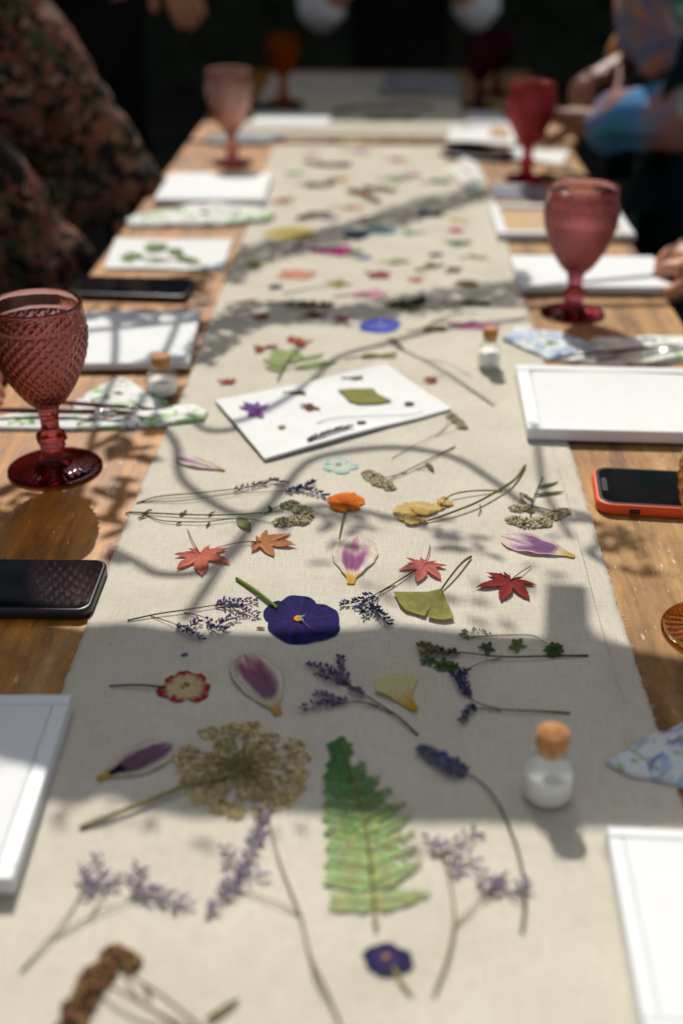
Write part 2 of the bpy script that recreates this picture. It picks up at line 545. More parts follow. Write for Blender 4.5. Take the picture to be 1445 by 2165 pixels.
# ------------------------------------------------------------------ SETTING
b = MB()
for i in range(24):
    pass
g = MB(); g.add([(-60, -60, 0), (60, -60, 0), (60, 60, 0), (-60, 60, 0)], [(0, 1, 2, 3)])
structure(g.build('ground', M['soil'], smooth=False))

def table(label, x0, x1, y0, y1, legs=True):
    t = thing('wooden_table', label, 'table', ((x0 + x1) / 2, (y0 + y1) / 2, 0), 'long wooden tables end to end')
    m = MB(); m.box(((x0 + x1) / 2, (y0 + y1) / 2, TZ - 0.018), (x1 - x0, y1 - y0, 0.036), bevel=0.004)
    sharp(m.build('tabletop', M['wood'], t))
    for sy in (y0 + 0.08, y1 - 0.08):
        m = MB(); m.box(((x0 + x1) / 2, sy, TZ - 0.036 - 0.045), (x1 - x0 - 0.16, 0.022, 0.09)); sharp(m.build('apron', M['timber'], t))
    for sx in (x0 + 0.07, x1 - 0.07):
        m = MB(); m.box((sx, (y0 + y1) / 2, TZ - 0.036 - 0.045), (0.022, y1 - y0 - 0.22, 0.09)); sharp(m.build('apron', M['timber'], t))
    for sx in (x0 + 0.07, x1 - 0.07):
        for sy in (y0 + 0.08, y1 - 0.08):
            m = MB(); m.box((sx, sy, (TZ - 0.036) / 2), (0.06, 0.06, TZ - 0.036), bevel=0.004)
            sharp(m.build('leg', M['timber'], t))
    return t
table('long worn wooden table with ochre varnish, under the linen runner and goblets', -0.39, 0.35, 0.2, 2.37)
table('second wooden table beyond the first, in the shade', -0.39, 0.37, 2.41, 3.32)

# linen runner
def cloth_sheet(x0f, x1f, y0, y1, nx, ny, zf, name, mat, label, cat):
    m = MB()
    vs_, fs_ = [], []
    for j in range(ny + 1):
        y = y0 + (y1 - y0) * j / ny
        a, c = x0f(y), x1f(y)
        jit0, jit1 = rnd.uniform(-1, 1) * 0.0007, rnd.uniform(-1, 1) * 0.0007
        for i in range(nx + 1):
            x = a + jit0 + (c + jit1 - a - jit0) * i / nx
            yy = y + (rnd.uniform(-1, 1) * 0.0008 if j in (0, ny) else 0)
            vs_.append((x, yy, TZ + zf(x, yy)))
    n = nx + 1
    for j in range(ny):
        for i in range(nx):
            fs_.append((j * n + i, j * n + i + 1, (j + 1) * n + i + 1, (j + 1) * n + i))
    top = len(vs_)
    loop = list(range(nx + 1)) + [j * n + nx for j in range(1, ny + 1)] + [ny * n + i for i in range(nx - 1, -1, -1)] + [j * n for j in range(ny - 1, 0, -1)]
    for i in loop:
        vs_.append((vs_[i][0], vs_[i][1], vs_[i][2] - 0.0012))
    k = len(loop)
    for q in range(k):
        w = (q + 1) % k
        fs_.append((loop[q], top + q, top + w, loop[w]))
    m.add(vs_, fs_)
    o = m.build(name, mat, loc=((x0f(y0) + x1f(y0)) / 2, (y0 + y1) / 2, TZ))
    tag(o, label, cat)
    return o
run = cloth_sheet(left_edge, right_edge, RY0, RY1, 90, 420, runner_h, 'table_runner', M['linen'],
                  'long undyed linen runner down the middle of the near table', 'table runner')
# frayed threads and hem stitches of the runner
m = MB()
for i in range(260):
    y = rnd.uniform(0.3, 1.9)
    x = right_edge(y)
    l = rnd.uniform(0.001, 0.0035)
    a = rnd.uniform(-0.9, 0.9)
    m.tube([(x - 0.001, y, TZ + 0.0015), (x + l * math.cos(a), y + l * math.sin(a), TZ + 0.0009)], 0.00018, 3, cap=False)
for i in range(140):
    y = rnd.uniform(0.3, 2.2)
    x = left_edge(y)
    l = rnd.uniform(0.001, 0.003)
    a = rnd.uniform(-0.9, 0.9)
    m.tube([(x + 0.001, y, TZ + 0.0015), (x - l * math.cos(a), y + l * math.sin(a), TZ + 0.0009)], 0.00018, 3, cap=False)
fr = m.build('frayed_thread', M['linen'], run, loc=run.location, kind='stuff')
m = MB()
y = 0.3
while y < 1.9:
    x = right_edge(y) - 0.016
    z = TZ + runner_h(x, y) + 0.0002
    m.tube([(x, y, z - 0.0002), (x, y + 0.0015, z + 0.0002), (x, y + 0.003, z - 0.0002)], 0.00028, 4, cap=False)
    y += 0.0045
m.build('hem_stitch', M['linen'], run, loc=run.location, kind='stuff')
def r2h(x, y):
    lift = 0.010 * math.exp(-((y - 2.50) / 0.03) ** 2)
    return 0.0022 + 0.0008 * fnoise(x, y, 12) + lift
cloth_sheet(lambda y: -0.30 + 0.02 * fnoise(1, y, 2), lambda y: 0.165 + 0.02 * fnoise(2, y, 2), 2.435, 3.27, 50, 70, r2h,
            'table_runner', M['linen'], 'linen runner on the far table, mostly in shade', 'table runner')

# ------------------------------------------------------------------ unseen shade casters added above the frame, shaped to the shadows
HS = 0.78
def occ(px, py, h=HS):
    p = P(px, py)
    k = h / math.tan(SUN_EL)
    return Vector((p.x + SUN_SX * k, p.y + SUN_SY * k, TZ + h))

aw = thing('added_shade_cloth', 'unseen added awning strip stretched above the near end of the table', 'shade_cloth', (0, 1.3, TZ + HS))  # strip added out of view, outlined to cast the near shadow band
poly_top = [(-700, 1255), (0, 1300), (110, 1318), (180, 1330), (270, 1322), (330, 1332), (420, 1345), (560, 1348), (700, 1338), (850, 1330), (960, 1342), (1060, 1352), (1150, 1352),
            (1157, 1240), (1240, 1245), (1247, 1350), (1330, 1372), (1440, 1392), (2100, 1430)]
poly_bot = [(-700, 1640), (0, 1668), (120, 1702), (170, 1708), (205, 1690), (245, 1690), (290, 1712), (420, 1730), (600, 1716), (690, 1722), (900, 1742), (1150, 1752),
            (1240, 1754), (1290, 1752), (2100, 1770)]
def fill_between(m, a, bb, h, n=80):
    """a thin cloth strip between two traced edges"""
    def at(poly, x):
        for (x0, y0), (x1, y1) in zip(poly, poly[1:]):
            if x0 <= x <= x1:
                return y0 + (y1 - y0) * (x - x0) / max(1e-6, x1 - x0)
        return poly[-1][1]
    xs = sorted(set([p[0] for p in a] + [p[0] for p in bb]))
    vs_, fs_ = [], []
    for x in xs:
        for dz in (0.0, 0.004):
            vs_.append(occ(x, at(a, x), h) + Vector((0, 0, dz)))
            vs_.append(occ(x, at(bb, x), h) + Vector((0, 0, dz)))
    for i in range(len(xs) - 1):
        q = i * 4; w = q + 4
        fs_ += [(q, w, w + 1, q + 1), (q + 2, q + 3, w + 3, w + 2), (q, q + 2, w + 2, w), (q + 1, w + 1, w + 3, q + 3)]
    m.add(vs_, fs_)
m = MB(); fill_between(m, poly_top, poly_bot, HS); sharp(m.build('canvas', M['canvas'], aw))
for dx in (-1.05, 1.0):
    m = MB(); m.tube([(dx, 1.3, 0), (dx, 1.3, TZ + HS + 0.02)], 0.02, 10, cap=True); m.build('post', M['iron'], aw)
m = MB(); m.tube([(-1.05, 1.3, TZ + HS + 0.02), (1.0, 1.3, TZ + HS + 0.02)], 0.012, 8); m.build('rail', M['iron'], aw)

def leaf_quad(m, c, s, col, flat=0.5):
    """a pointed six-sided leaf, a little folded"""
    a = rnd.uniform(0, 2 * math.pi)
    tilt = Vector((rnd.uniform(-flat, flat), rnd.uniform(-flat, flat), 1)).normalized()
    u = Vector((math.cos(a), math.sin(a), 0)); u = (u - tilt * u.dot(tilt)).normalized(); v = tilt.cross(u)
    pts = [c - u * s, c - u * s * 0.3 + v * s * 0.42, c + u * s * 0.4 + v * s * 0.34, c + u * s, c + u * s * 0.4 - v * s * 0.34, c - u * s * 0.3 - v * s * 0.42]
    m.add(pts, [(0, 1, 2, 3), (0, 3, 4, 5)], col)

def in_poly(x, y, poly):
    c = False
    for i in range(len(poly)):
        (x0, y0), (x1, y1) = poly[i], poly[i - 1]
        if (y0 > y) != (y1 > y) and x < (x1 - x0) * (y - y0) / (y1 - y0) + x0:
            c = not c
    return c
def leafy(m, poly, h, step, size, keep=1.0, jz=0.02):
    pp = [occ(x, y, h) for x, y in poly]
    w = [(p.x, p.y) for p in pp]
    x0, x1 = min(p[0] for p in w), max(p[0] for p in w)
    y0, y1 = min(p[1] for p in w), max(p[1] for p in w)
    x = x0
    while x < x1:
        y = y0
        while y < y1:
            a, c = x + rnd.uniform(-step, step) * 0.5, y + rnd.uniform(-step, step) * 0.5
            if in_poly(a, c, w) and rnd.random() < keep:
                leaf_quad(m, Vector((a, c, TZ + h + rnd.uniform(-jz, jz))), size * rnd.uniform(0.7, 1.25), (0.05, 0.09, 0.03), 0.35)
            y += step
        x += step
S3 = [(395, 780), (425, 725), (475, 662), (520, 648), (600, 642), (700, 652), (800, 640), (900, 622), (1000, 606), (1115, 596), (1130, 632), (1000, 650), (880, 668),
      (700, 690), (620, 686), (560, 692), (500, 722), (445, 775)]
S4 = [(470, 600), (505, 528), (560, 512), (620, 508), (700, 486), (800, 452), (900, 422), (1010, 398), (1040, 425), (950, 448), (880, 472), (780, 502), (700, 528), (640, 542), (570, 552), (505, 600)]
shade_leaves = thing('added_shade_leaves', 'unseen added vine trained along the rods above the table', 'shade_leaves', (0, 2.1, TZ + HS))  # leaves added out of view to fill the traced shadow patches
m = MB()
leafy(m, S3, HS, 0.007, 0.010, 1.0, 0.012)
leafy(m, S4, HS, 0.008, 0.011, 1.0, 0.012)
for poly in ([(648, 1082), (700, 1078), (790, 1110), (800, 1150), (720, 1158), (660, 1130)], [(868, 1100), (930, 1104), (1040, 1148), (1060, 1180), (980, 1178), (900, 1135)],
             [(1225, 1075), (1330, 1120), (1380, 1190), (1330, 1245), (1240, 1180)], [(560, 1080), (640, 1088), (650, 1120), (580, 1125)]):
    leafy(m, poly, HS, 0.012, 0.013, 0.8)
for poly in ([(900, 1195), (1020, 1175), (1200, 1175), (1230, 1240), (1140, 1300), (1010, 1285), (940, 1240)], [(620, 1235), (760, 1215), (860, 1190), (880, 1230), (780, 1290), (640, 1290)],):
    leafy(m, poly, HS + 0.25, 0.016, 0.011, 0.55, 0.1)
for poly in ([(180, 652), (420, 652), (412, 700), (300, 706), (175, 700)], [(300, 770), (395, 770), (385, 850), (320, 860)], [(225, 905), (345, 905), (325, 965), (240, 960)], [(-60, 1050), (120, 1040), (225, 1032), (240, 1095), (170, 1118), (60, 1105), (-60, 1130)], [(268, 990), (290, 985), (240, 1180), (215, 1180)], [(420, 575), (470, 560), (440, 640), (395, 640)]):
    leafy(m, poly, HS, 0.013, 0.016, 0.9)
# added leaf bits that soften the shadow edge of the awning
for (x, y) in poly_top[1:-1] + poly_bot[1:-1]:
    for k in range(2):
        p = occ(x + rnd.uniform(-45, 45), y + rnd.uniform(-3, 3))
        leaf_quad(m, p + Vector((0, 0, rnd.uniform(0.006, 0.03))), rnd.uniform(0.004, 0.008), (0.05, 0.09, 0.03))
m.build('leaf', M['plant'], shade_leaves, smooth=False, kind='stuff')
m = MB()
m.tube(catmull([occ(-300, 690), occ(200, 690), occ(480, 680), occ(800, 656), (0.75, 2.15, TZ + HS)], 8), 0.006, 6, (0.08, 0.05, 0.03))
m.tube(catmull([occ(-300, 620), occ(350, 590), occ(560, 530), occ(900, 440), occ(1500, 350)], 8), 0.006, 6, (0.08, 0.05, 0.03))
m.build('stem', M['plant'], shade_leaves)

scr = thing('added_shade_scrolls', 'unseen iron bars added above the table, bent to the curved shadow lines', 'screen', (0, 1.7, TZ + HS))  # bars added out of view, following the curved shadow lines
SHADE_CURVES = [
    ([(400, 880), (440, 905), (500, 900), (560, 872), (620, 838), (660, 800), (720, 752), (820, 722), (900, 700), (1000, 684), (1110, 672)], 0.0042),
    ([(330, 880), (372, 935), (382, 1005), (440, 1055), (525, 1090), (590, 1045), (640, 978), (720, 950), (850, 945), (960, 966), (1040, 1012), (1110, 1062), (1190, 1090), (1270, 1095)], 0.0046),
    ([(600, 1020), (560, 1080), (490, 1150), (440, 1230), (390, 1300)], 0.0045),
    ([(525, 1090), (620, 1075), (720, 1070), (850, 1092), (900, 1110)], 0.0038),
    ([(235, 1150), (290, 1180), (340, 1204), (420, 1202), (490, 1165), (520, 1120)], 0.0045),
    ([(820, 722), (880, 755), (940, 790), (1040, 850)], 0.0016),
    ([(240, 640), (245, 780), (200, 905), (165, 1060)], 0.0040),
    ([(395, 640), (370, 720), (335, 790), (260, 900), (60, 1000), (-150, 1080)], 0.0040),
    ([(1130, 930), (1140, 1010), (1160, 1060), (1200, 1130)], 0.0035),
]
for pts, r in SHADE_CURVES:
    m = MB(); m.tube(catmull([occ(x, y) + Vector((0, 0, 0.012)) for x, y in pts], 7), r, 8); m.build('shade_bar', M['iron'], scr)
ra, rb = occ(500, 678), occ(1080, 622)
rail_at = lambda x: ra + (rb - ra) * ((x - ra.x) / (rb.x - ra.x))
for dx in (-1.1, 1.05):
    q = rail_at(dx)
    m = MB(); m.tube([(q.x, q.y, 0), (q.x, q.y, q.z + 0.03)], 0.016, 8); m.build('post', M['iron'], scr)
m = MB(); m.tube([rail_at(-1.1) + Vector((0, 0, 0.03)), rail_at(1.05) + Vector((0, 0, 0.03))], 0.005, 8); m.build('rail', M['iron'], scr)

# unseen boarded roofs added to shade the far end and the seats
roof = thing('added_shade_roof', 'unseen added pergola roof over the far table and the hedge', 'shade_roof', (0, 6, 0))
def roof_board(x0, x1, y0, y1, z):
    m = MB(); m.box(((x0 + x1) / 2, (y0 + y1) / 2, z), (x1 - x0, y1 - y0, 0.03)); sharp(m.build('plank', M['timber'], roof))
KR = (2.6 - TZ) / math.tan(SUN_EL)
ox, oy = SUN_SX * KR, SUN_SY * KR
yy = 2.60 + oy
while yy < 12:
    roof_board(-7, 6, yy, yy + 0.298, 2.6); yy += 0.3
yy = 0.6
while yy + 0.3 < 2.60 + oy:
    roof_board(-6, -0.52 + ox, yy, yy + 0.298, 2.6)
    if yy > 1.3 + oy:
        roof_board(0.70 + ox, 6, yy, yy + 0.298, 2.6)
    yy += 0.3
for (px_, py_) in ((-3.2, 3.9), (3.2, 4.2), (-3.2, 9.5), (3.4, 9.5)):
    m = MB(); m.box((px_, py_, 1.29), (0.12, 0.12, 2.58)); sharp(m.build('post', M['timber'], roof))

hedge = thing('hedge', 'tall dark hedge closing off the garden behind the tables', 'hedge', (0, 8, 0))
m = MB()
for i in range(9000):
    x = rnd.uniform(-7, 7); z = rnd.uniform(0, 2.5)
    leaf_quad(m, Vector((x, 7.4 + 0.25 * fnoise(x, z, 2) + rnd.uniform(0, 0.5), z)), rnd.uniform(0.03, 0.07), (0.02, 0.03, 0.012), 2.5)
m.build('leaf', M['ivy'], hedge, smooth=False, kind='stuff')
m = MB(); m.box((0, 8.2, 1.2), (14, 0.5, 2.4)); sharp(m.build('branch_core', M['ivy'], hedge))

# ------------------------------------------------------------------ GOBLETS
def tri(x):
    x = x - math.floor(x)
    return 1 - abs(2 * x - 1)
def goblet(name, label, px, py, H, R0, foot_r, mat, group, water=0.0, bowl=0.60, seg=312, N=26):
    p = P(px, py)
    z0 = TZ + 0.0004 if not on_runner(p.x, p.y) else surf(p.x, p.y) + 0.0004
    t = thing(name, label, 'goblet', (p.x, p.y, z0), group)
    zb = H * (1 - bowl)
    # outer bowl profile, t: 0 bottom .. 1 rim
    def ro(s):
        base = 0.27 + 0.77 * math.sin(min(1.0, s / 0.74) * math.pi / 2) ** 0.78
        if s > 0.74:
            base = 1.04 - 0.04 * sstep(0.74, 1.0, s)
        return R0 * base
    rows = 92
    vs_, fs_ = [], []
    for j in range(rows + 1):
        s = j / rows
        z = zb + (H - zb) * s
        band = sstep(0.0, 0.06, s) * (1 - sstep(0.78, 0.80, s))
        for k in range(seg):
            a = k / seg
            v_ = s * bowl * H / (2 * math.pi * R0) * N * 1.02
            d = min(tri(a * N + v_), tri(a * N - v_))
            rr = ro(s) + band * R0 * 0.072 * (d - 0.3) * (0.6 + 0.4 * s)
            rr += R0 * 0.022 * math.exp(-((s - 0.81) / 0.012) ** 2)
            an = 2 * math.pi * a
            vs_.append((p.x + rr * math.cos(an), p.y + rr * math.sin(an), z0 + z))
    # rim and inner wall
    inner = [(1.0, 0.985, 0.006), (1.0, 0.955, 0.004), (0.985, 0.94, 0)] + [(1 - 0.94 * q / 16, 0.93, 0) for q in range(1, 17)]
    for (s, k_, dz) in inner:
        z = zb + (H - zb) * s + R0 * dz * 3
        rr = (ro(s) - R0 * 0.07 * (1 if k_ < 0.95 else (1 - k_) * 12)) if s > 0.08 else ro(s) * 0.6
        for k in range(seg):
            an = 2 * math.pi * k / seg
            vs_.append((p.x + rr * math.cos(an), p.y + rr * math.sin(an), z0 + z))
    tot = rows + 1 + len(inner)
    for j in range(tot - 1):
        for k in range(seg):
            q = (k + 1) % seg
            fs_.append((j * seg + k, j * seg + q, (j + 1) * seg + q, (j + 1) * seg + k))
    fs_.append(tuple(range((tot - 1) * seg, tot * seg)))
    m = MB(); m.add(vs_, fs_); m.f.append(tuple(reversed(range(seg))))
    m.build('bowl', mat, t)
    bowl_mat, mat = mat, DEEP.get(mat.name, mat)      # solid stem and foot: thicker, so deeper in colour
    # faceted stem with knop
    m = MB()
    r0 = R0 * 0.27
    sp = [(r0 * 1.0, zb - 0.0002), (r0 * 0.92, zb * 0.93), (r0 * 0.80, zb * 0.80), (r0 * 0.78, zb * 0.68), (r0 * 0.95, zb * 0.60), (r0 * 1.30, zb * 0.55), (r0 * 1.36, zb * 0.49),
          (r0 * 1.05, zb * 0.44), (r0 * 1.18, zb * 0.40), (r0 * 1.0, zb * 0.36), (r0 * 0.95, zb * 0.27), (r0 * 1.15, zb * 0.18), (r0 * 1.5, zb * 0.125)]
    vs_, fs_ = [], []
    sg = 48
    for j, (r, z) in enumerate(sp):
        for k in range(sg):
            an = 2 * math.pi * k / sg
            flute = 1 - 0.09 * abs(math.sin(4 * an)) if j not in (0, len(sp) - 1) else 1
            vs_.append((p.x + r * flute * math.cos(an), p.y + r * flute * math.sin(an), z0 + z))
    for j in range(len(sp) - 1):
        for k in range(sg):
            q = (k + 1) % sg
            fs_.append((j * sg + k, (j + 1) * sg + k, (j + 1) * sg + q, j * sg + q))
    fs_.append(tuple(range(sg))); fs_.append(tuple(reversed(range((len(sp) - 1) * sg, len(sp) * sg))))
    m.add(vs_, fs_); m.build('stem', mat, t)
    m = MB()
    h = zb * 0.125
    rings = [(0.30, h * 0.98), (0.42, h * 0.78), (0.62, h * 0.58), (0.85, h * 0.42), (0.96, h * 0.40), (1.0, h * 0.26), (0.985, h * 0.08), (0.94, 0.0)]
    vs_, fs_ = [], []
    sg = 96
    for (r, z) in rings:
        for k in range(sg):
            an = 2 * math.pi * k / sg
            zz = z - (0.0007 * (0.5 + 0.5 * math.cos(32 * an)) if 0.35 < r < 0.95 and z > 0 else 0)
            vs_.append((p.x + r * foot_r * math.cos(an), p.y + r * foot_r * math.sin(an), z0 + zz))
    for j in range(len(rings) - 1):
        for k in range(sg):
            q = (k + 1) % sg
            fs_.append((j * sg + k, (j + 1) * sg + k, (j + 1) * sg + q, j * sg + q))
    fs_.append(tuple(range(sg))); fs_.append(tuple(reversed(range((len(rings) - 1) * sg, len(rings) * sg))))
    m.add(vs_, fs_); m.build('foot', mat, t)
    if water:
        m = MB()
        pr = []
        for q in range(14):
            s = 0.10 + (water - 0.10) * q / 13
            pr.append((ro(s) - R0 * 0.078, zb + (H - zb) * s))
        m.lathe(pr, (p.x, p.y, z0), 64); m.build('drink', M['water'], t)
    return t
GG = 'pressed glass goblets on the table'
goblet('glass_goblet', 'plum pressed-glass goblet at the left, between the black phone and the floral napkin', 118, 992, 0.153, 0.0385, 0.0415, M['plum'], GG)
goblet('glass_goblet', 'rose pressed-glass goblet on the right, in front of the white board by the clenched hand', 1210, 664, 0.150, 0.0405, 0.0385, M['rose'], GG, 0.62, 0.66)
goblet('glass_goblet', 'pale pink clear goblet at the far left corner of the near table', 492, 346, 0.160, 0.0400, 0.037, M['pink'], GG, 0.0, 0.66)
goblet('glass_goblet', 'crimson goblet near the hands of the tie-dye jacket', 1112, 380, 0.156, 0.0395, 0.038, M['magenta'], GG, 0.7, 0.62)
goblet('glass_goblet', 'amber goblet in the dark at the left of the far table', 600, 214, 0.142, 0.037, 0.036, M['amber'], GG, 0, 0.62)
goblet('glass_goblet', 'dark purple goblet on the far table, front one of two', 1012, 226, 0.145, 0.037, 0.037, M['purple'], GG, 0, 0.62)
goblet('glass_goblet', 'dark purple goblet on the far table, rear one of two', 1050, 200, 0.140, 0.036, 0.036, M['purple'], GG, 0, 0.62)
goblet('glass_goblet', 'brown-pink ribbed goblet cut by the right edge, behind the black-tipped napkin', 1522, 1338, 0.150, 0.0410, 0.0405, M['brown'], GG, 0, 0.64)

# ------------------------------------------------------------------ BOTTLES
def bottle(label, px, py, H, rb):
    p = P(px, py)
    z0 = surf(p.x, p.y) + 0.0004
    t = thing('cork_bottle', label, 'bottle', (p.x, p.y, z0), 'small corked glass bottles')
    zs = H * 0.80
    out = [(rb * 0.90, 0), (rb, 0.0015), (rb, zs * 0.62), (rb * 0.97, zs * 0.70), (rb * 0.80, zs * 0.79), (rb * 0.66, zs * 0.84), (rb * 0.64, zs * 0.93), (rb * 0.74, zs * 0.97), (rb * 0.74, zs),
           (rb * 0.60, zs), (rb * 0.58, zs * 0.84), (rb * 0.74, zs * 0.775), (rb * 0.91, zs * 0.69), (rb * 0.93, zs * 0.60), (rb * 0.93, 0.003), (rb * 0.80, 0.0022)]
    m = MB(); m.lathe(out, (p.x, p.y, z0), 40); m.build('glass', M['clear'], t)
    m = MB(); m.lathe([(rb * 0.76, 0.0026), (rb * 0.915, 0.0036), (rb * 0.915, zs * 0.50), (rb * 0.90, zs * 0.52)], (p.x, p.y, z0), 32); m.build('white_glue', M['glue'], t)
    m = MB(); m.lathe([(rb * 0.50, zs * 0.86), (rb * 0.575, zs * 0.99), (rb * 0.62, zs * 1.005), (rb * 0.64, H - 0.001), (rb * 0.58, H)], (p.x, p.y, z0), 28); m.build('cork', M['cork'], t)
    return t
bottle('corked bottle of white glue standing in the shade beside the near lavender stem', 1155, 1692, 0.047, 0.0146)
bottle('corked bottle of white glue at the left edge of the runner', 346, 836, 0.042, 0.0155)
bottle('corked bottle of white glue by the right floral napkin', 1033, 782, 0.043, 0.0125)

# ------------------------------------------------------------------ FRAMES, BOARDS, PHONES
def flat_frame(name, label, cat, far_px, near_px, side, width, h, mould=0.013, recess=0.006, inner='board', group=None, ztop=True):
    """white frame lying flat; its visible end runs from far_px to near_px (pixels of the upper edge)"""
    zt = TZ + 0.003 + h
    a, c = P(*far_px, zt), P(*near_px, zt)
    ey = (a - c); L_ = ey.length; ey.normalize()
    ex = Vector((ey.y, -ey.x, 0)) * side
    cen = (a + c) / 2 + ex * width / 2
    rot = math.atan2(ex.y, ex.x)
    z0 = zt - h
    t = thing(name, label, cat, (cen.x, cen.y, z0), group)
    def bx(nm, ox_, oy_, sx, sy, z, sz, mat, bev=0.0012, off=None):
        q = cen + ex * ox_ + ey * oy_
        m = MB(); m.box((q.x, q.y, z), (sx, sy, sz), rot, bevel=bev)
        o = m.build(nm, mat, t); sharp(o); return o
    if mould:
        bx('moulding', 0, L_ / 2 - mould / 2, width, mould, z0 + h / 2, h, M['white'])
        bx('moulding', 0, -L_ / 2 + mould / 2, width, mould, z0 + h / 2, h, M['white'])
        bx('moulding', width / 2 - mould / 2, 0, mould, L_ - 2 * mould - 0.0004, z0 + h / 2 - 0.0002, h - 0.0004, M['white'])
        bx('moulding', -width / 2 + mould / 2, 0, mould, L_ - 2 * mould - 0.0004, z0 + h / 2 - 0.0002, h - 0.0004, M['white'])
        bx('backing_board', 0, 0, width - 2 * mould - 0.0002, L_ - 2 * mould - 0.0002, z0 + (h - recess) / 2, h - recess, M[inner])
    else:
        bx('panel', 0, 0, width, L_, z0 + h / 2, h, M[inner], 0.001)
    return t, cen, ex, ey, L_, zt
FG = 'white frames and boards laid at the places'
t, cen, ex, ey, L_, zt = flat_frame('picture_frame', 'white box frame with a loose white sheet inside, beside the orange phone', 'picture frame', (1090, 770), (1116, 906), 1, 0.235, 0.012, 0.014, 0.005, 'board', FG)
# the loose sheet inside, its far edge curling
m = MB(); vs_, fs_ = [], []
nx, ny = 24, 10
for j in range(ny + 1):
    for i in range(nx + 1):
        u, v = i / nx, j / ny
        q = cen + ex * ((u - 0.5) * 0.205) + ey * ((v - 0.5) * (L_ - 0.031))
        z = zt - 0.0046 + 0.0035 * v ** 3 * (0.3 + 0.7 * math.sin(u * 3.1)) + 0.002 * sstep(0.85, 0.0, u) * v
        vs_.append((q.x, q.y, z))
for j in range(ny):
    for i in range(nx):
        n = nx + 1
        fs_.append((j * n + i, j * n + i + 1, (j + 1) * n + i + 1, (j + 1) * n + i))
m.add(vs_, fs_); tag(m.build('paper_sheet', M['paper'], loc=(cen.x, cen.y, zt - 0.005)), 'loose white sheet curling inside the white box frame on the right', 'paper')
flat_frame('picture_frame', 'white frame cut by the left edge, beside the near end of the runner', 'picture frame', (152, 1467), (26, 1858), -1, 0.21, 0.012, 0.010, 0.0003, 'board', FG)
flat_frame('picture_frame', 'white frame cut by the bottom right corner', 'picture frame', (1284, 1746), (1366, 2185), 1, 0.21, 0.014, 0.0075, 0.0003, 'board', FG)
flat_frame('white_board', 'white panel in striped shade behind the plum goblet, above the left bottle', 'board', (425, 655), (400, 766), -1, 0.205, 0.008, 0, 0, 'board', FG)
flat_frame('white_board', 'white panel below the pale pink goblet, at the far left', 'board', (576, 365), (560, 421), -1, 0.175, 0.009, 0, 0, 'board', FG)
flat_frame('white_board', 'white panel behind the stem of the rose goblet', 'board', (1078, 539), (1100, 604), 1, 0.192, 0.009, 0, 0, 'board', FG)
flat_frame('picture_frame', 'white frame with tan backing behind the rose goblet', 'picture frame', (1034, 430), (1053, 492), 1, 0.195, 0.010, 0.014, 0.005, 'tan', FG)
flat_frame('white_board', 'pale panel lying on the left of the far table, by the amber goblet', 'board', (545, 240), (525, 268), 1, 0.16, 0.006, 0, 0, 'board', FG)

def phone(label, cpx, L_, W, rot, case=None, h=0.0085, notch=False):
    zc = TZ + 0.0004 + h / 2
    p = P(*cpx, TZ + h)
    t = thing('smartphone', label, 'phone', (p.x, p.y, TZ), 'phones lying on the table')
    if case:
        m = MB(); m.slab((p.x, p.y, zc + 0.0004), (L_ + 0.006, W + 0.006, h + 0.0012), rot, 0.0135, 0.0022); m.build('case', M[case], t)
        m = MB(); m.slab((p.x, p.y, zc + 0.0004 + h / 2), (L_ + 0.0015, W + 0.0015, 0.0018), rot, 0.0115, 0.0005); sharp(m.build('bezel', M['black'], t))
        m = MB(); m.slab((p.x, p.y, zc + 0.0004 + h / 2 + 0.0007), (L_ - 0.004, W - 0.004, 0.0006), rot, 0.010, 0.0001); sharp(m.build('screen', M['screen'], t))
        cx, sx = math.cos(rot), math.sin(rot)
        q = (p.x - cx * (L_ / 2 - 0.0055), p.y - sx * (L_ / 2 - 0.0055), zc + 0.0004 + h / 2 + 0.0011)
        m = MB(); m.slab(q, (0.0045, 0.024, 0.0004), rot, 0.0020, 0.00005); sharp(m.build('camera_notch', M['black'], t))
        for k, dx in ((0, 0.028), ):
            q = (p.x - cx * (L_ / 2 - dx) + sx * (W / 2 + 0.0030), p.y - sx * (L_ / 2 - dx) - cx * (W / 2 + 0.0030), zc)
            m = MB(); m.slab(q, (0.009, 0.0012, 0.0042), rot, 0.0005, 0.0002); sharp(m.build('side_button', M['black'], t))
    else:
        m = MB(); m.slab((p.x, p.y, zc), (L_, W, h), rot, 0.010, 0.0018); m.build('body', M['black'], t)
        m = MB(); m.slab((p.x, p.y, zc + h / 2 + 0.0002), (L_ - 0.005, W - 0.005, 0.0005), rot, 0.0085, 0.0001); sharp(m.build('screen', M['screen'], t))
    return t
p1, p2 = P(231, 1183, TZ + 0.0085), P(190, 1292, TZ + 0.0085)
d = (p1 - p2); rot = math.atan2(d.y, d.x) - math.pi / 2
c_ = (p1 + p2) / 2 - Vector((math.cos(rot), math.sin(rot), 0)) * 0.076
W_ = d.length
def to_px(v):
    q = v - CAM
    return (PW / 2 + FPX * q.dot(RGT) / q.dot(FWD), PH / 2 - FPX * q.dot(UPV) / q.dot(FWD))
phone('black phone at the left edge with goblet pattern mirrored in its screen', to_px(c_), 0.152, W_, rot)
phone('black phone behind the plum goblet, half in shade', (282, 604), 0.150, 0.072, R(-3))
p1, p2 = P(1254, 988, TZ + 0.0095), P(1266, 1068, TZ + 0.0095)
d = p1 - p2; rot = math.atan2(d.y, d.x) - math.pi / 2
c_ = (p1 + p2) / 2 + Vector((math.cos(rot), math.sin(rot), 0)) * 0.0735
phone('phone in an orange case on bare wood at the right', to_px(c_), 0.144, d.length - 0.004, rot, 'orange')
phone('dark phone at the far right among white papers', (1010, 322), 0.13, 0.07, R(-22))
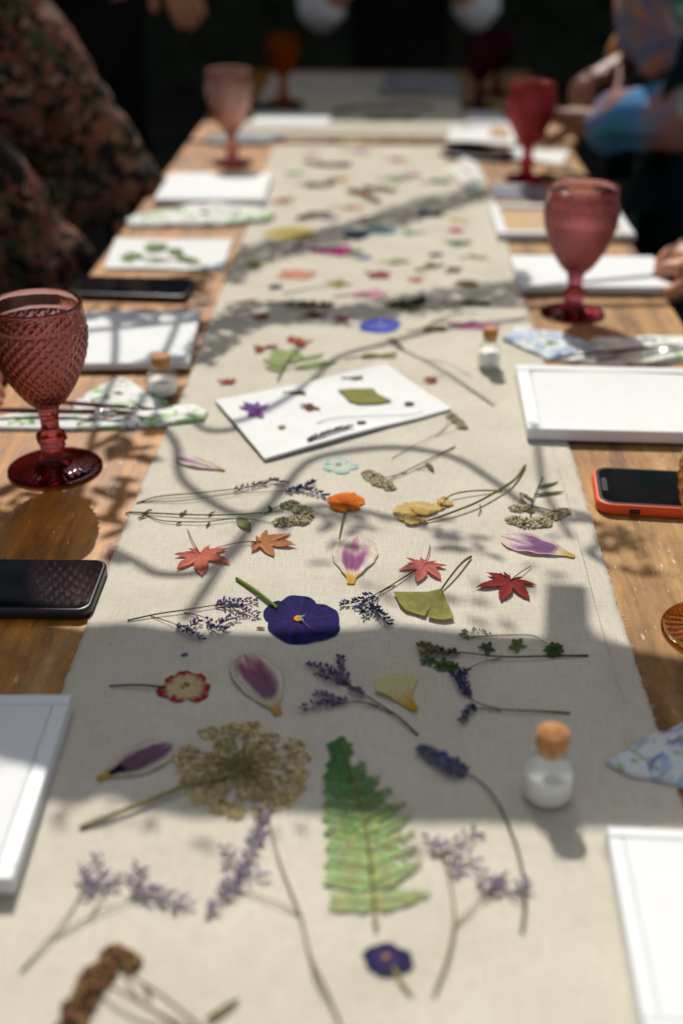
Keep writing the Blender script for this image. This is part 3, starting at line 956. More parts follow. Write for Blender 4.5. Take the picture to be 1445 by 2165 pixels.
phone('black phone on the far table beside the amber goblet', (585, 222), 0.12, 0.07, R(5))

# papers and cards
def sheet_poly(name, label, cat, px, mat, z_off=0.0012, th=0.0008, curl=0.0, group=None, n=10):
    q = [P(x, y, TZ + z_off + 0.002) for x, y in px]
    cen = sum(q, Vector()) / len(q)
    m = MB(); vs_, fs_ = [], []
    for j in range(n + 1):
        for i in range(n + 1):
            u, v = i / n, j / n
            p = q[0].lerp(q[1], u).lerp(q[3].lerp(q[2], u), v)
            e = max(abs(u - 0.5), abs(v - 0.5)) * 2
            z = max(surf(p.x, p.y), TZ) + z_off + curl * (e ** 4) * (0.5 + 0.5 * math.sin(5 * u + 3 * v))
            vs_.append((p.x, p.y, z + th))
    k = n + 1
    for j in range(n):
        for i in range(n):
            fs_.append((j * k + i, j * k + i + 1, (j + 1) * k + i + 1, (j + 1) * k + i))
    loop = list(range(k)) + [j * k + n for j in range(1, k)] + [n * k + i for i in range(n - 1, -1, -1)] + [j * k for j in range(n - 1, 0, -1)]
    o0 = len(vs_)
    for i in loop:
        vs_.append((vs_[i][0], vs_[i][1], vs_[i][2] - th))
    for a in range(len(loop)):
        c = (a + 1) % len(loop)
        fs_.append((loop[a], loop[c], o0 + c, o0 + a))
    m.add(vs_, fs_)
    return tag(m.build(name, mat, loc=(cen.x, cen.y, TZ), smooth=False), label, cat, group)
CARD_Z = 0.0062
sheet_poly('white_card', 'thick white card laid askew on the runner with pressed flowers on it', 'card', [(560, 975), (955, 868), (815, 778), (456, 852)], M['paper'], 0.0008, 0.0022, 0.0020)
sheet_poly('paper_sheet', 'white sheet with a green leafy sprig lying on it, at the left', 'paper', [(220, 567), (472, 570), (492, 507), (246, 503)], M['paper'], 0.001, 0.0012, 0.002)
sheet_poly('paper_sheet', 'white oval-ended sheet under the crimson goblet', 'paper', [(1062, 335), (1190, 346), (1205, 322), (1085, 312)], M['paper'], 0.001, 0.0012, 0.004)
sheet_poly('paper_sheet', 'white sheet at the far right end of the near table, behind the crimson goblet', 'paper', [(945, 300), (1090, 305), (1085, 268), (955, 265)], M['paper'], 0.006, 0.0012, 0.004)
sheet_poly('tan_card', 'small tan card on the white sheet behind the crimson goblet', 'card', [(1035, 284), (1078, 288), (1075, 268), (1040, 266)], M['tan'], 0.0095, 0.0012)
sheet_poly('folded_cloth', 'grey cloth folded under the foot of the crimson goblet', 'cloth', [(1035, 420), (1160, 422), (1150, 392), (1045, 385)], M['checked'], 0.0006, 0.001, 0.002)
sheet_poly('white_cloth', 'pale blue cloth on the far table at the feet of the white-cuffed person', 'cloth', [(800, 200), (985, 205), (960, 165), (820, 165)], M['checked'], 0.002, 0.006, 0.006)
sheet_poly('paper_sheet', 'grey shaded sheet on the right of the far table', 'paper', [(985, 262), (1075, 262), (1060, 236), (985, 236)], M['paper'], 0.001, 0.0012, 0.0)

def napkin(label, px, mat, height=0.006, seed=1, group='floral print napkins', crisp=False):
    q = [P(x, y, TZ + height * 0.6) for x, y in px]
    cen = sum(q, Vector()) / len(q)
    dense = []
    for i in range(len(q)):
        a, c = q[i], q[(i + 1) % len(q)]
        for k in range(5):
            dense.append(a.lerp(c, k / 5))
    m = MB(); vs_, fs_ = [], []
    rings = 12
    n = len(dense)
    bz = lambda x, y: max(TZ, surf(x, y)) + 0.0006
    for k in range(rings + 1):
        s = (k + 1) / (rings + 1)
        for p in dense:
            v = cen.lerp(p, s)
            fold = abs(math.sin((v.x * 0.8 + v.y * 0.6) * 140 + seed))
            z = bz(v.x, v.y) + height * (0.55 + 0.30 * fnoise(v.x, v.y, 35, seed) + 0.22 * fold) * (1 - 0.35 * s ** 4)
            if crisp:
                z = bz(v.x, v.y) + 0.0025 + height * (1 - s) * (0.85 + 0.3 * fnoise(v.x, v.y, 30, seed))
            vs_.append((v.x, v.y, z))
    for p in dense:
        vs_.append((p.x, p.y, bz(p.x, p.y)))
    for k in range(rings + 1):
        for i in range(n):
            j = (i + 1) % n
            fs_.append((k * n + i, k * n + j, (k + 1) * n + j, (k + 1) * n + i))
    fs_.append(tuple(range(n)))
    fs_ = [tuple(reversed(f)) for f in fs_]
    m.add(vs_, fs_)
    return tag(m.build('cloth_napkin', mat, loc=(cen.x, cen.y, TZ)), label, 'napkin', group)
napkin('floral napkin strip lying under two paintbrushes beside the plum goblet', [(-60, 890), (40, 872), (200, 868), (330, 856), (410, 858), (440, 872), (432, 888), (340, 897), (150, 905), (-60, 903)], M['napkin'], 0.006, 1)
napkin('floral napkin with a pointed green fold, behind the paintbrushes', [(150, 850), (190, 826), (250, 795), (275, 802), (300, 820), (355, 846), (330, 862), (160, 868)], M['napkin'], 0.007, 2)
napkin('blue floral napkin shaded by the rose goblet', [(1062, 715), (1092, 694), (1190, 700), (1268, 732), (1262, 752), (1160, 757), (1112, 740)], M['napkin_blue'], 0.007, 3)
napkin('white floral napkin under the steel tweezers at the right edge', [(1255, 712), (1445, 710), (1500, 725), (1450, 762), (1280, 768), (1170, 758), (1230, 738)], M['napkin'], 0.005, 4)
napkin('folded blue floral napkin with a pointed tip, cut by the right edge near the bottle', [(1284, 1597), (1380, 1545), (1450, 1512), (1530, 1480), (1580, 1700), (1450, 1648), (1330, 1622)], M['napkin_blue'], 0.014, 5, crisp=True)
napkin('crumpled floral napkin at the far left, hanging over the table edge', [(266, 462), (300, 450), (440, 424), (560, 438), (582, 452), (570, 462), (460, 471), (275, 474)], M['napkin'], 0.012, 6)
napkin('crumpled white napkin at the runner corner near the crimson goblet', [(945, 352), (985, 330), (1010, 345), (1035, 395), (1000, 405), (965, 380)], M['napkin'], 0.010, 7)
napkin('small white napkin on the tan wood near the tie-dye sleeve', [(1120, 300), (1150, 280), (1172, 290), (1165, 306)], M['napkin'], 0.012, 8)
napkin('pale crumpled napkin lying at the left of the far table', [(420, 292), (470, 280), (560, 285), (610, 282), (560, 300), (450, 300)], M['checked'], 0.012, 9)

def brush(label, a, c, z, handle, r=0.0028, tip=True):
    pa, pc = P(*a, TZ + z), P(*c, TZ + z)
    t = thing('paintbrush', label, 'paintbrush', (pa.x, pa.y, TZ + z), 'paintbrushes on the napkins')
    d = pc - pa
    m = MB(); m.tube([pa + d * (i / 12) for i in range(10)], lambda s: r * (0.55 + 0.6 * math.sin(min(1, s * 1.15) * 2.4)), 8); m.build('handle', handle, t)
    m = MB(); m.tube([pa + d * (0.75 + 0.13 * i / 3) for i in range(4)], r * 0.95, 10); m.build('ferrule', M['steel'], t)
    m = MB(); m.tube([pa + d * (0.88 + 0.12 * i / 4) for i in range(5)], lambda s: r * 0.95 * (1 - s * 0.8), 8); m.build('bristles', M['bristle'], t)
    return t
brush('dark red paintbrush lying across the floral napkin, front one', (-60, 866), (290, 872), 0.0105, M['lacquer'])
brush('dark red paintbrush lying across the floral napkin, rear one by the pointed fold', (70, 846), (335, 866), 0.0115, M['lacquer'], 0.0022)
brush('slim red-brown paintbrush beside the steel tweezers', (1440, 728), (1165, 756), 0.008, M['lacquer'], 0.0018)
tw = thing('steel_tweezers', 'shiny steel tweezers on the white floral napkin at the right', 'tweezers', P(1300, 752))
for (a, c, e) in (((1262, 764), (1360, 752), (1450, 738)), ((1262, 756), (1360, 745), (1450, 736))):
    m = MB(); m.tube([P(*a, TZ + 0.008), P(*c, TZ + 0.0125), P(*e, TZ + 0.010)], lambda s: 0.0014 + 0.0012 * math.sin(3.1 * s), 6); m.build('arm', M['steel'], tw)
m = MB(); m.tube([P(1445, 737, TZ + 0.010), P(1490, 731, TZ + 0.010)], 0.0026, 8); m.build('hinge', M['steel'], tw)

# ------------------------------------------------------------------ PRESSED FLOWERS
FL = 0.0002
ztab = {'card': False, 'add': 0.0}
def sz(x, y, lift=FL):
    if ztab['card']:
        return TZ + 0.0030 + 0.0004 + runner_h(x, y) + lift
    return surf(x, y) + lift + ztab['add']
def W2(px):
    h = 0.0055 if ztab['card'] else 0.002
    p = P(px[0], px[1], TZ + h)
    return Vector((p.x, p.y))
def at_of(px):
    p = W2(px)
    return (p.x, p.y, sz(p.x, p.y, 0))

def fan(m, outline, cen, cf, zf=None, rings=5, th=0.0002, lift=0.0):
    """thin leaf or petal from a star-shaped outline (world x, y); cf(s, k, p) gives pigment, zf(s, k, p) height"""
    th = min(th, 0.00022); lift *= 0.55
    n = len(outline)
    vs_, fs_, cs = [], [], []
    cen = Vector(cen)
    z = sz(cen.x, cen.y) + th + lift + (zf(0, 0, cen) if zf else 0)
    vs_.append((cen.x, cen.y, z)); cs.append(cf(0, 0, cen))
    for r in range(1, rings + 1):
        s = r / rings
        for k, p in enumerate(outline):
            v = cen.lerp(Vector(p), s)
            vs_.append((v.x, v.y, sz(v.x, v.y) + th + lift + (zf(s, k, v) if zf else 0))); cs.append(cf(s, k, v))
    for k in range(n):
        j = (k + 1) % n
        fs_.append((0, 1 + k, 1 + j))
        for r in range(rings - 1):
            a = 1 + r * n
            fs_.append((a + k, a + n + k, a + n + j, a + j))
    o = 1 + (rings - 1) * n
    q = len(vs_)
    for dz in (0, th):
        for k in range(n):
            v = vs_[o + k]; vs_.append((v[0], v[1], v[2] - dz)); cs.append(tuple(c * 0.95 for c in cs[o + k]))
    for k in range(n):
        j = (k + 1) % n
        fs_.append((q + k, q + n + k, q + n + j, q + j))
    m.add(vs_, fs_, cs)

def blade(m, base, tip, width, prof, cf, zf=None, nu=14, nv=8, th=0.0004, bend=0.0, lift=0.0, wob=0.0, seed=0.0):
    """petal or leaf grid from base to tip, u along, v across (-1..1)"""
    th = min(th, 0.00022); lift *= 0.55
    base, tip = Vector(base), Vector(tip)
    ax = tip - base; L_ = ax.length; ax.normalize(); ac = Vector((-ax.y, ax.x))
    vs_, fs_, cs = [], [], []
    for i in range(nu + 1):
        u = i / nu
        w = width / 2 * prof(u) * (1 + wob * fnoise(u * 6, seed, 1))
        for j in range(nv + 1):
            v = -1 + 2 * j / nv
            p = base + ax * (L_ * u) + ac * (w * v + bend * math.sin(u * math.pi) * L_)
            vs_.append((p.x, p.y, sz(p.x, p.y) + th + lift + (zf(u, v) if zf else 0)))
            cs.append(cf(u, v))
    n = nv + 1
    for i in range(nu):
        for j in range(nv):
            fs_.append((i * n + j, (i + 1) * n + j, (i + 1) * n + j + 1, i * n + j + 1))
    loop = [j for j in range(n)] + [i * n + nv for i in range(1, nu + 1)] + [nu * n + j for j in range(nv - 1, -1, -1)] + [i * n for i in range(nu - 1, 0, -1)]
    o = len(vs_); k_ = len(loop)
    for dz in (0, th):
        for i in loop:
            v = vs_[i]; vs_.append((v[0], v[1], v[2] - dz)); cs.append(tuple(c * 0.95 for c in cs[i]))
    for a in range(k_):
        c = (a + 1) % k_
        fs_.append((o + a, o + c, o + k_ + c, o + k_ + a))
    m.add(vs_, fs_, cs)

def stem_pts(pxs, r, lift=0.0, arch=0.0015, n=6):
    pts = catmull([Vector((*W2(p), 0)) for p in pxs], n)
    k = len(pts)
    return [Vector((p.x, p.y, sz(p.x, p.y) + r + lift + arch * math.sin(math.pi * i / max(1, k - 1)))) for i, p in enumerate(pts)]

def stem(m, pxs, r=0.0006, col=(0.1, 0.09, 0.04), taper=0.5, lift=0.0, arch=0.0015, sides=6):
    pts = stem_pts(pxs, r, lift, arch)
    m.tube(pts, lambda s: r * (1 - taper * s), sides, (lambda s: tuple(c * (0.85 + 0.3 * abs(fnoise(s * 8, pts[0].x, 5))) for c in col)))
    return pts

def spindle(m, c, d, l, w, col, col2=None):
    d = d.normalized()
    ref = Vector((0, 0, 1)) if abs(d.z) < 0.8 else Vector((1, 0, 0))
    a = d.cross(ref).normalized(); b_ = a.cross(d)
    vs_ = [c]
    cs = [col]
    for (s, k) in ((0.3, 0.8), (0.7, 1.0)):
        for q in range(5):
            an = 2 * math.pi * q / 5
            vs_.append(c + d * (l * s) + (a * math.cos(an) + b_ * math.sin(an)) * (w * k / 2)); cs.append(mix(col, col2 or col, s))
    vs_.append(c + d * l); cs.append(col2 or col)
    fs_ = []
    for q in range(5):
        j = (q + 1) % 5
        fs_ += [(0, 1 + j, 1 + q), (1 + q, 1 + j, 6 + j, 6 + q), (6 + q, 6 + j, 11)]
    m.add(vs_, fs_, cs)

def florets(m, pxs, n, l, w, cols, spread=1.15, up=0.6, side=0, jitter=0.0008):
    """papery florets set alternately along a traced branch"""
    pts = stem_pts(pxs, 0.0006, 0.0008, 0.001, 10)
    for i in range(n):
        t = (i + rnd.random() * 0.8) / n * (len(pts) - 1.001)
        k = int(t); p = pts[k].lerp(pts[k + 1], t - k)
        ax = (pts[min(k + 2, len(pts) - 1)] - pts[max(k - 1, 0)]).normalized()
        ac = Vector((-ax.y, ax.x, 0))
        sgn = side if side else (1 if i % 2 else -1)
        d = ax * rnd.uniform(0.15, 1.0) + ac * sgn * rnd.uniform(0.3, spread) + Vector((0, 0, rnd.uniform(0.05, up)))
        c = p + Vector((rnd.uniform(-1, 1), rnd.uniform(-1, 1), rnd.uniform(0, 1))) * jitter
        ca, cb = rnd.choice(cols)
        k_ = rnd.uniform(0.75, 1.2)
        spindle(m, c, d, l * rnd.uniform(0.7, 1.25), w * rnd.uniform(0.8, 1.2), tuple(x * k_ for x in ca), tuple(min(1, x * k_) for x in cb))

BRN = hexc('5a4a36'); DGR = hexc('4a4a2c'); OLV = hexc('7a7440')
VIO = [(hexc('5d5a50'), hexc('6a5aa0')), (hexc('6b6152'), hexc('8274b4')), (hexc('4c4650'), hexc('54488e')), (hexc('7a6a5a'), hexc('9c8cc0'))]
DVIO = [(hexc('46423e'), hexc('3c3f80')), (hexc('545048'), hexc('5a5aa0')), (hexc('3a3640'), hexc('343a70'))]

SUNVIO = [(hexc('8e8274'), hexc('9488bc')), (hexc('a09484'), hexc('b4a8d0')), (hexc('746a66'), hexc('7a6ca8')), (hexc('a89a8c'), hexc('c0b6d4'))]  # paler violets for sprigs in the sun: sunlight put into the pigment
def sprig(name, label, cat, stems, heads, col=BRN, cols=VIO, r=0.00055, group=None, fl=(0.0042, 0.0017), leaves=()):
    """stems: traced branches (pixel paths); heads: (path, count, side)"""
    t = thing(name, label, cat, at_of(stems[0][0]), group)
    m = MB()
    for i, s in enumerate(stems):
        stem(m, s, r * (1.0 if i == 0 else 0.7), col)
    m.build('stem', M['plant'], t)
    if heads:
        m = MB()
        for h in heads:
            pth, n = h[0], (int(h[1] * 0.6) if fl[0] > 0.006 and fl[0] < 0.007 else h[1])
            sd = h[2] if len(h) > 2 else 0
            stem(m, pth, r * 0.6, col)
            florets(m, pth, n, fl[0], fl[1], cols, side=sd)
        m.build('florets', M['plant'], t, kind='stuff')
    for (b_, tp, w, c1) in leaves:
        leafp(t, b_, tp, w, c1)
    return t

def leaf_prof(u):
    return max(0.0, math.sin(math.pi * min(1, u ** 0.8))) ** 0.8 if 0 < u < 1 else 0.0
def leafp(t, b_, tp, w, col, name='leaf', serr=0.0):
    m = MB()
    bw, tw_ = W2(b_), W2(tp)
    L_ = (tw_ - bw).length
    sd = rnd.uniform(0, 50)
    blade(m, bw, tw_, w * L_, leaf_prof, lambda u, v: mix(tuple(c * (0.8 + 0.35 * abs(v)) for c in col), hexc('b0a860'), 0.35 * (abs(v) < 0.1)),
          lambda u, v: 0.0008 * abs(v) + 0.0010 * fnoise(u * 4, sd, 1) * abs(v), 10, 6, 0.0003, rnd.uniform(-0.06, 0.06), 0.0006)
    return m.build(name, M['plant'], t)

# --- maple leaves
MA = [(-138, 0.36), (-94, 0.60), (-46, 0.86), (0, 1.0), (46, 0.86), (94, 0.60), (138, 0.36)]
def maple(label, cpx, tip_px, stem_px, col, size=1.0, group='pressed maple leaves', lobes=7, sk=1.0):
    c, tp = W2(cpx), W2(tip_px)
    ax = tp - c; L_ = ax.length * size; a0 = math.atan2(ax.y, ax.x)
    t = thing('maple_leaf', label, 'leaf', at_of(cpx), group)
    out = []
    arr = MA if lobes == 7 else [(-125, 0.5), (-62, 0.9), (0, 1.0), (62, 0.9), (125, 0.5)]
    for i, (deg, l) in enumerate(arr):
        l *= rnd.uniform(0.9, 1.06)
        deg += rnd.uniform(-4, 4)
        hw = 13 if lobes == 7 else 19
        def pt(dd, rr):
            a = a0 + R(deg + dd)
            return (c.x + math.cos(a) * rr * L_, c.y + math.sin(a) * rr * L_)
        g_ = 23 if lobes == 7 else 31
        out.append(pt(-g_, 0.36 * (0.72 + 0.4 * l)))
        prof = ((0.52, 0.74), (0.56, 0.77), (0.63, 0.55), (0.67, 0.58), (0.76, 0.33), (0.80, 0.35), (0.89, 0.13))
        for (q, k) in prof:
            out.append(pt(-k * g_, q * l))
        out.append(pt(0, l))
        for (q, k) in reversed(prof):
            out.append(pt(k * g_, q * l))
    a = a0 + math.pi
    out.append((c.x + math.cos(a) * 0.05 * L_, c.y + math.sin(a) * 0.05 * L_))
    ph = rnd.uniform(0, 9)
    dirs = [a0 + R(dg) for dg, _ in arr]
    def cf(s, k, v):
        d = Vector((v.x - c.x, v.y - c.y))
        if d.length < 1e-6:
            return col
        an = math.atan2(d.y, d.x)
        dm = min(abs(math.atan2(math.sin(an - q), math.cos(an - q))) for q in dirs)
        ve = 0.78 if dm * d.length < 0.0007 else 1.0
        return tuple(x * ve * (0.86 + 0.3 * (0.5 + 0.5 * fnoise(v.x, v.y, 220, ph))) for x in col)
    def zf(s, k, v):
        return 0.0022 * s * s * (0.5 + 0.9 * fnoise(v.x, v.y, 90, ph)) + 0.0004
    m = MB(); fan(m, out, c, cf, zf, 7, 0.0003); m.build('leaf_blade', M['plant'], t, smooth=False)
    if stem_px:
        m = MB(); stem(m, [cpx] + stem_px, 0.00040, tuple(x * 0.8 for x in col), 0.2, 0.0006); m.build('stem', M['plant'], t)
    return t
RED = hexc('9e3c30'); ORG = hexc('ba7c52'); SAL = hexc('c8705a')
maple('salmon red maple leaf with a straight upright stem, left of the orange-brown maple leaf', (424, 1172), (432, 1222), [(408, 1148), (397, 1122)], SAL, 1.0)
maple('orange-brown maple leaf with its thin stem pointing left', (553, 1147), (618, 1158), [(510, 1152), (458, 1160)], ORG, 1.15)
maple('small pinkish red maple leaf with an upright stem, above the ginkgo leaf', (900, 1196), (876, 1238), [(906, 1175), (910, 1155)], hexc('c06a60'), 0.95)
maple('dark red maple leaf at the right, stem pointing up to the right', (1080, 1232), (1058, 1272), [(1102, 1218), (1123, 1203)], hexc('8c2e2c'), 1.15)
maple('red maple leaf just above the left corner of the white card', (490, 808), (455, 806), [], hexc('b0503c'), 0.95)
maple('orange maple leaf right of the white card tip', (918, 805), (890, 806), [(938, 796)], hexc('b05a34'), 1.0)
maple('brown maple leaf left of the dark red leaf, in the far shadow band', (560, 674), (540, 670), [], hexc('9a5234'), 1.25)
maple('orange-pink maple leaf on the right of the runner, level with the white panel', (885, 592), (862, 596), [(905, 580)], hexc('d08a60'), 1.1)
maple('dark red maple leaf in shade beside the blue pansy', (728, 676), (702, 678), [(745, 668)], hexc('8e2c34'), 1.0)
maple('brown maple leaf by the purple scraps in the upper shadow band', (775, 472), (760, 474), [], hexc('8a4838'), 1.1)

# --- tulip petals
def tulip(label, base, tip, width, flame=0.62, dark=hexc('7a2a6a'), rosy=hexc('b84a80'), yel=hexc('c8a850'), spot=False, group='pressed tulip petals', white=hexc('e2d9c8'), reach=0.62):
    bw, tw_ = W2(base), W2(tip)
    m = MB()
    L_ = (tw_ - bw).length
    sd = rnd.uniform(0, 40)
    PT = ((0, 0.15), (0.10, 0.20), (0.25, 0.52), (0.45, 0.88), (0.62, 1.0), (0.80, 0.92), (0.92, 0.64), (1.0, 0.16))
    def prof(u):
        for (a0, b0), (a1, b1) in zip(PT, PT[1:]):
            if u <= a1:
                return b0 + (b1 - b0) * sstep(0, 1, (u - a0) / (a1 - a0)) * 0.5 + (b1 - b0) * (u - a0) / (a1 - a0) * 0.5
        return 0.16
    def cf(u, v):
        n = fnoise(v * 9, u * 3, 1, sd) * 0.12 + fnoise(v * 22, u * 1.2, 1, sd) * 0.12
        av = abs(v) + n
        main = (1 - sstep(flame * 0.75, flame + 0.10, av)) * sstep(0.20, 0.30, u + n * 0.3) * (1 - sstep(reach - 0.12, reach + 0.14, u - 0.25 * av + n * 0.4))
        tipf = (1 - sstep(0.08, 0.34, av)) * sstep(0.45, 0.7, u) * 0.8
        f = max(main, tipf)
        c = mix(white, mix(dark, rosy, max(sstep(0.46, 0.95, u), sstep(0.35, 0.95, av) * 0.45)), f * (0.9 + 0.3 * n))
        c = mix(c, yel, 1 - sstep(0.08, 0.28, u + n * 0.3))
        if spot and u < 0.34 and u > 0.16 and abs(v) < 0.42:
            c = hexc('241828')
        k_ = 0.95 + 0.30 * fnoise(v * 22, u * 1.5, 1, sd) + 0.16 * fnoise(v * 5, u * 9, 1, sd)
        c = mix(c, hexc('b89a70'), 0.5 * sstep(0.86, 1.0, abs(v) + 0.1 * n))
        return tuple(x * k_ for x in c)
    def zf(u, v):
        return 0.0020 * v * v * math.sin(math.pi * u) * (0.6 + fnoise(u * 5, v, 1, sd)) + 0.0007 * fnoise(v * 7, u * 1.4, 1, sd) + 0.0004
    blade(m, bw, tw_, width * L_, prof, cf, zf, 30, 20, 0.0005, rnd.uniform(-0.02, 0.03), 0.0006, 0.05, sd)
    return tag(m.build('tulip_petal', M['plant'], loc=at_of(base)), label, 'petal', group)
tulip('upright white tulip petal with a magenta flame, below the orange flower', (742, 1236), (756, 1136), 0.50, 0.62, hexc('8e3a80'), hexc('d06a9c'), yel=hexc('d8a83c'), reach=0.60)
tulip('long purple-centred tulip petal at the right edge of the runner', (1215, 1180), (1060, 1136), 0.50, 0.95, hexc('6a2a72'), hexc('c078b4'), reach=0.62)
tulip('tulip petal with a crimson tip, between the red-edged flower and the statice', (590, 1514), (516, 1386), 0.46, 0.66, hexc('74406e'), hexc('a83466'), reach=0.80)
tulip('purple tulip petal with a black blotch, left of the lace umbel', (207, 1652), (364, 1576), 0.56, 0.62, hexc('5c3058'), hexc('7c3a72'), spot=True, reach=0.95)
tulip('slim white tulip petal with a purple tip, under the left corner of the white card', (476, 998), (374, 969), 0.34, 0.45, hexc('b898a8'), hexc('a0489a'), yel=hexc('b0906a'), reach=0.95)

# --- pansies
PANSY = [
    [(640, 345), (720, 295), (800, 275), (900, 280), (1000, 300), (1060, 340), (1078, 395), (1000, 490), (860, 580), (720, 500), (640, 420)],
    [(510, 385), (560, 360), (610, 348), (690, 380), (770, 480), (860, 590), (700, 640), (560, 640), (470, 610), (430, 575), (410, 520), (425, 460), (465, 415)],
    [(860, 580), (950, 470), (1060, 390), (1130, 388), (1200, 400), (1290, 440), (1350, 480), (1375, 560), (1370, 640), (1330, 720), (1200, 780), (1040, 740), (930, 650)],
    [(480, 605), (560, 592), (700, 590), (860, 590), (930, 625), (1040, 715), (1180, 735), (1290, 700), (1372, 645), (1382, 700), (1340, 770), (1270, 805), (1200, 830), (1120, 848), (1050, 858), (970, 880), (900, 885),
     (830, 886), (760, 880), (700, 862), (640, 830), (580, 795), (520, 750), (480, 715), (465, 670)]]
def pansy2(label, box, cols, eye, stem_px=None, flip=False, stem_col=hexc('7d9a34'), sr=0.0012, rag=0.0):
    x0, y0, x1, y1 = box
    def mp(p):
        u, v = (p[0] - 410) / 972, (p[1] - 275) / 611
        if flip:
            u = 1 - u
        return (x0 + (x1 - x0) * u, y0 + (y1 - y0) * v)
    e = mp((862, 580)); ew = W2(e)
    t = thing('pansy', label, 'flower', at_of(e), 'pressed pansies')
    if stem_px:
        m = MB(); stem(m, stem_px, sr, stem_col, -0.15, 0.0, 0.0010, 8); m.build('stem', M['plant'], t)
    L_ = (W2(mp((1372, 640))) - ew).length
    for i, (poly, lf) in enumerate(zip(PANSY, (0.0, 0.0006, 0.0009, 0.0016))):
        sd = rnd.uniform(0, 60)
        q = [Vector((*p, 0)) for p in poly]
        sm = catmull(q + [q[0]], 3)[:-1]
        out = [W2(mp((p.x + rag * 300 * fnoise(p.x, p.y, 0.02, sd), p.y + rag * 200 * fnoise(p.y, p.x, 0.02, sd)))) for p in sm]
        cen = sum(out, Vector((0, 0))) / len(out)
        def cf(s_, k, v):
            d = Vector((v.x, v.y)) - ew
            an = math.atan2(d.y, d.x); r = d.length / L_
            vein = fnoise(math.cos(an) * 14, math.sin(an) * 14, 1, sd + r * 0.6)
            k_ = 1.0 + 0.75 * vein + 0.35 * fnoise(v.x, v.y, 90, sd) + 0.25 * fnoise(v.x, v.y, 330, sd)
            if r < 0.32:
                k_ *= 1.0 + 0.8 * max(0, fnoise(an * 7, 0, 1, sd)) * (0.32 - r) / 0.32
            c = mix(cols[1], cols[0], sstep(0.15, 0.7, r))
            if i == 3:
                c = mix(c, cols[2], sstep(0.75, 1.0, r) * 0.6)
            return tuple(x * max(0.3, k_) for x in c)
        m = MB(); fan(m, out, cen, cf, lambda s_, k, v: 0.0001 * s_ + 0.0007 * s_ * s_ * fnoise(v.x, v.y, 110, sd), 8, 0.0003, lf * 0.5); m.build('petal', M['plant'], t)
    m = MB()
    ov = [(ew.x + math.cos(k * 0.52) * L_ * 0.10 - L_ * 0.02, ew.y + math.sin(k * 0.52) * L_ * 0.12) for k in range(12)]
    fan(m, ov, (ew.x - L_ * 0.02, ew.y), lambda s_, k, v: mix(eye[0], eye[1], s_), lambda s_, k, v: 0.0008 * (1 - s_), 3, 0.0003, 0.0030)
    for (p, c1, w) in (((935, 560), eye[2], 0.05), ((920, 615), eye[2], 0.06), ((1020, 720), mix(eye[2], cols[0], 0.6), 0.022), ((880, 620), eye[2], 0.05), ((960, 530), mix(eye[2], (0.1, 0.25, 0.05), 0.6), 0.03)):
        pp = W2(mp(p))
        m.tube([Vector((q.x, q.y, sz(q.x, q.y) + 0.0024)) for q in (ew, ew.lerp(pp, 0.5), pp)], lambda t_: L_ * w * (1 - 0.7 * t_) * 0.6, 5, c1)
    m.build('eye', M['plant'], t)
    return t
pansy2('large deep purple pansy with a yellow eye and a thick green stem', (557, 1260, 719, 1363), (hexc('211a58'), hexc('301c60'), hexc('1f2a66')), (hexc('f0a010'), hexc('e8a418'), hexc('c9c8a0')),
       [(585, 1288), (572, 1279), (538, 1254), (501, 1228)])
pansy2('small dark purple pansy with a bent stem, below the fern', (768, 1996, 874, 2068), (hexc('30284c'), hexc('463a68'), hexc('2e2842')), (hexc('e8a820'), hexc('d8a838'), hexc('cbb070')),
       [(832, 2050), (848, 2080), (870, 2106)], False, hexc('b8b070'), 0.0008, 0.12)
pansy2('light blue pansy with a white eye, in the middle of the far runner', (760, 671, 848, 705), (hexc('4c5cc0'), hexc('6a74cc'), hexc('4a5ab8')), (hexc('ece8d8'), hexc('e0e0ea'), hexc('ece8d8')), None, True)

# --- ginkgo
t = thing('ginkgo_leaf', 'olive ginkgo leaf with a split fan and a long stem', 'leaf', at_of((934, 1248)))
gx = [(930, 1250), (905, 1256), (870, 1257), (832, 1257), (838, 1268), (845, 1284), (858, 1297), (876, 1302), (893, 1308), (899, 1309), (908, 1292), (904, 1311), (922, 1316), (940, 1318), (960, 1314),
      (957, 1304), (950, 1290), (942, 1270), (936, 1252)]
cg = W2((915, 1272))
basew = W2((933, 1250))
gc = hexc('82834a')
def gcf(s, k, v):
    d = Vector((v.x, v.y)) - basew
    a = math.atan2(d.y, d.x)
    st = 0.90 + 0.12 * math.sin(a * 70) + 0.15 * fnoise(v.x, v.y, 120, 2)
    return tuple(x * st for x in mix(gc, hexc('98984e'), s * s))
m = MB(); fan(m, [W2(p) for p in gx], cg, gcf, lambda s, k, v: 0.0024 * s * s * (0.6 + fnoise(v.x, v.y, 60, 4)) + 0.0008, 8, 0.0004); m.build('leaf_blade', M['plant'], t)
m = MB(); stem(m, [(932, 1252), (955, 1226), (978, 1200), (996, 1182)], 0.0008, hexc('7d6c48'), -0.3, 0.0006, 0.003); m.build('stem', M['plant'], t)

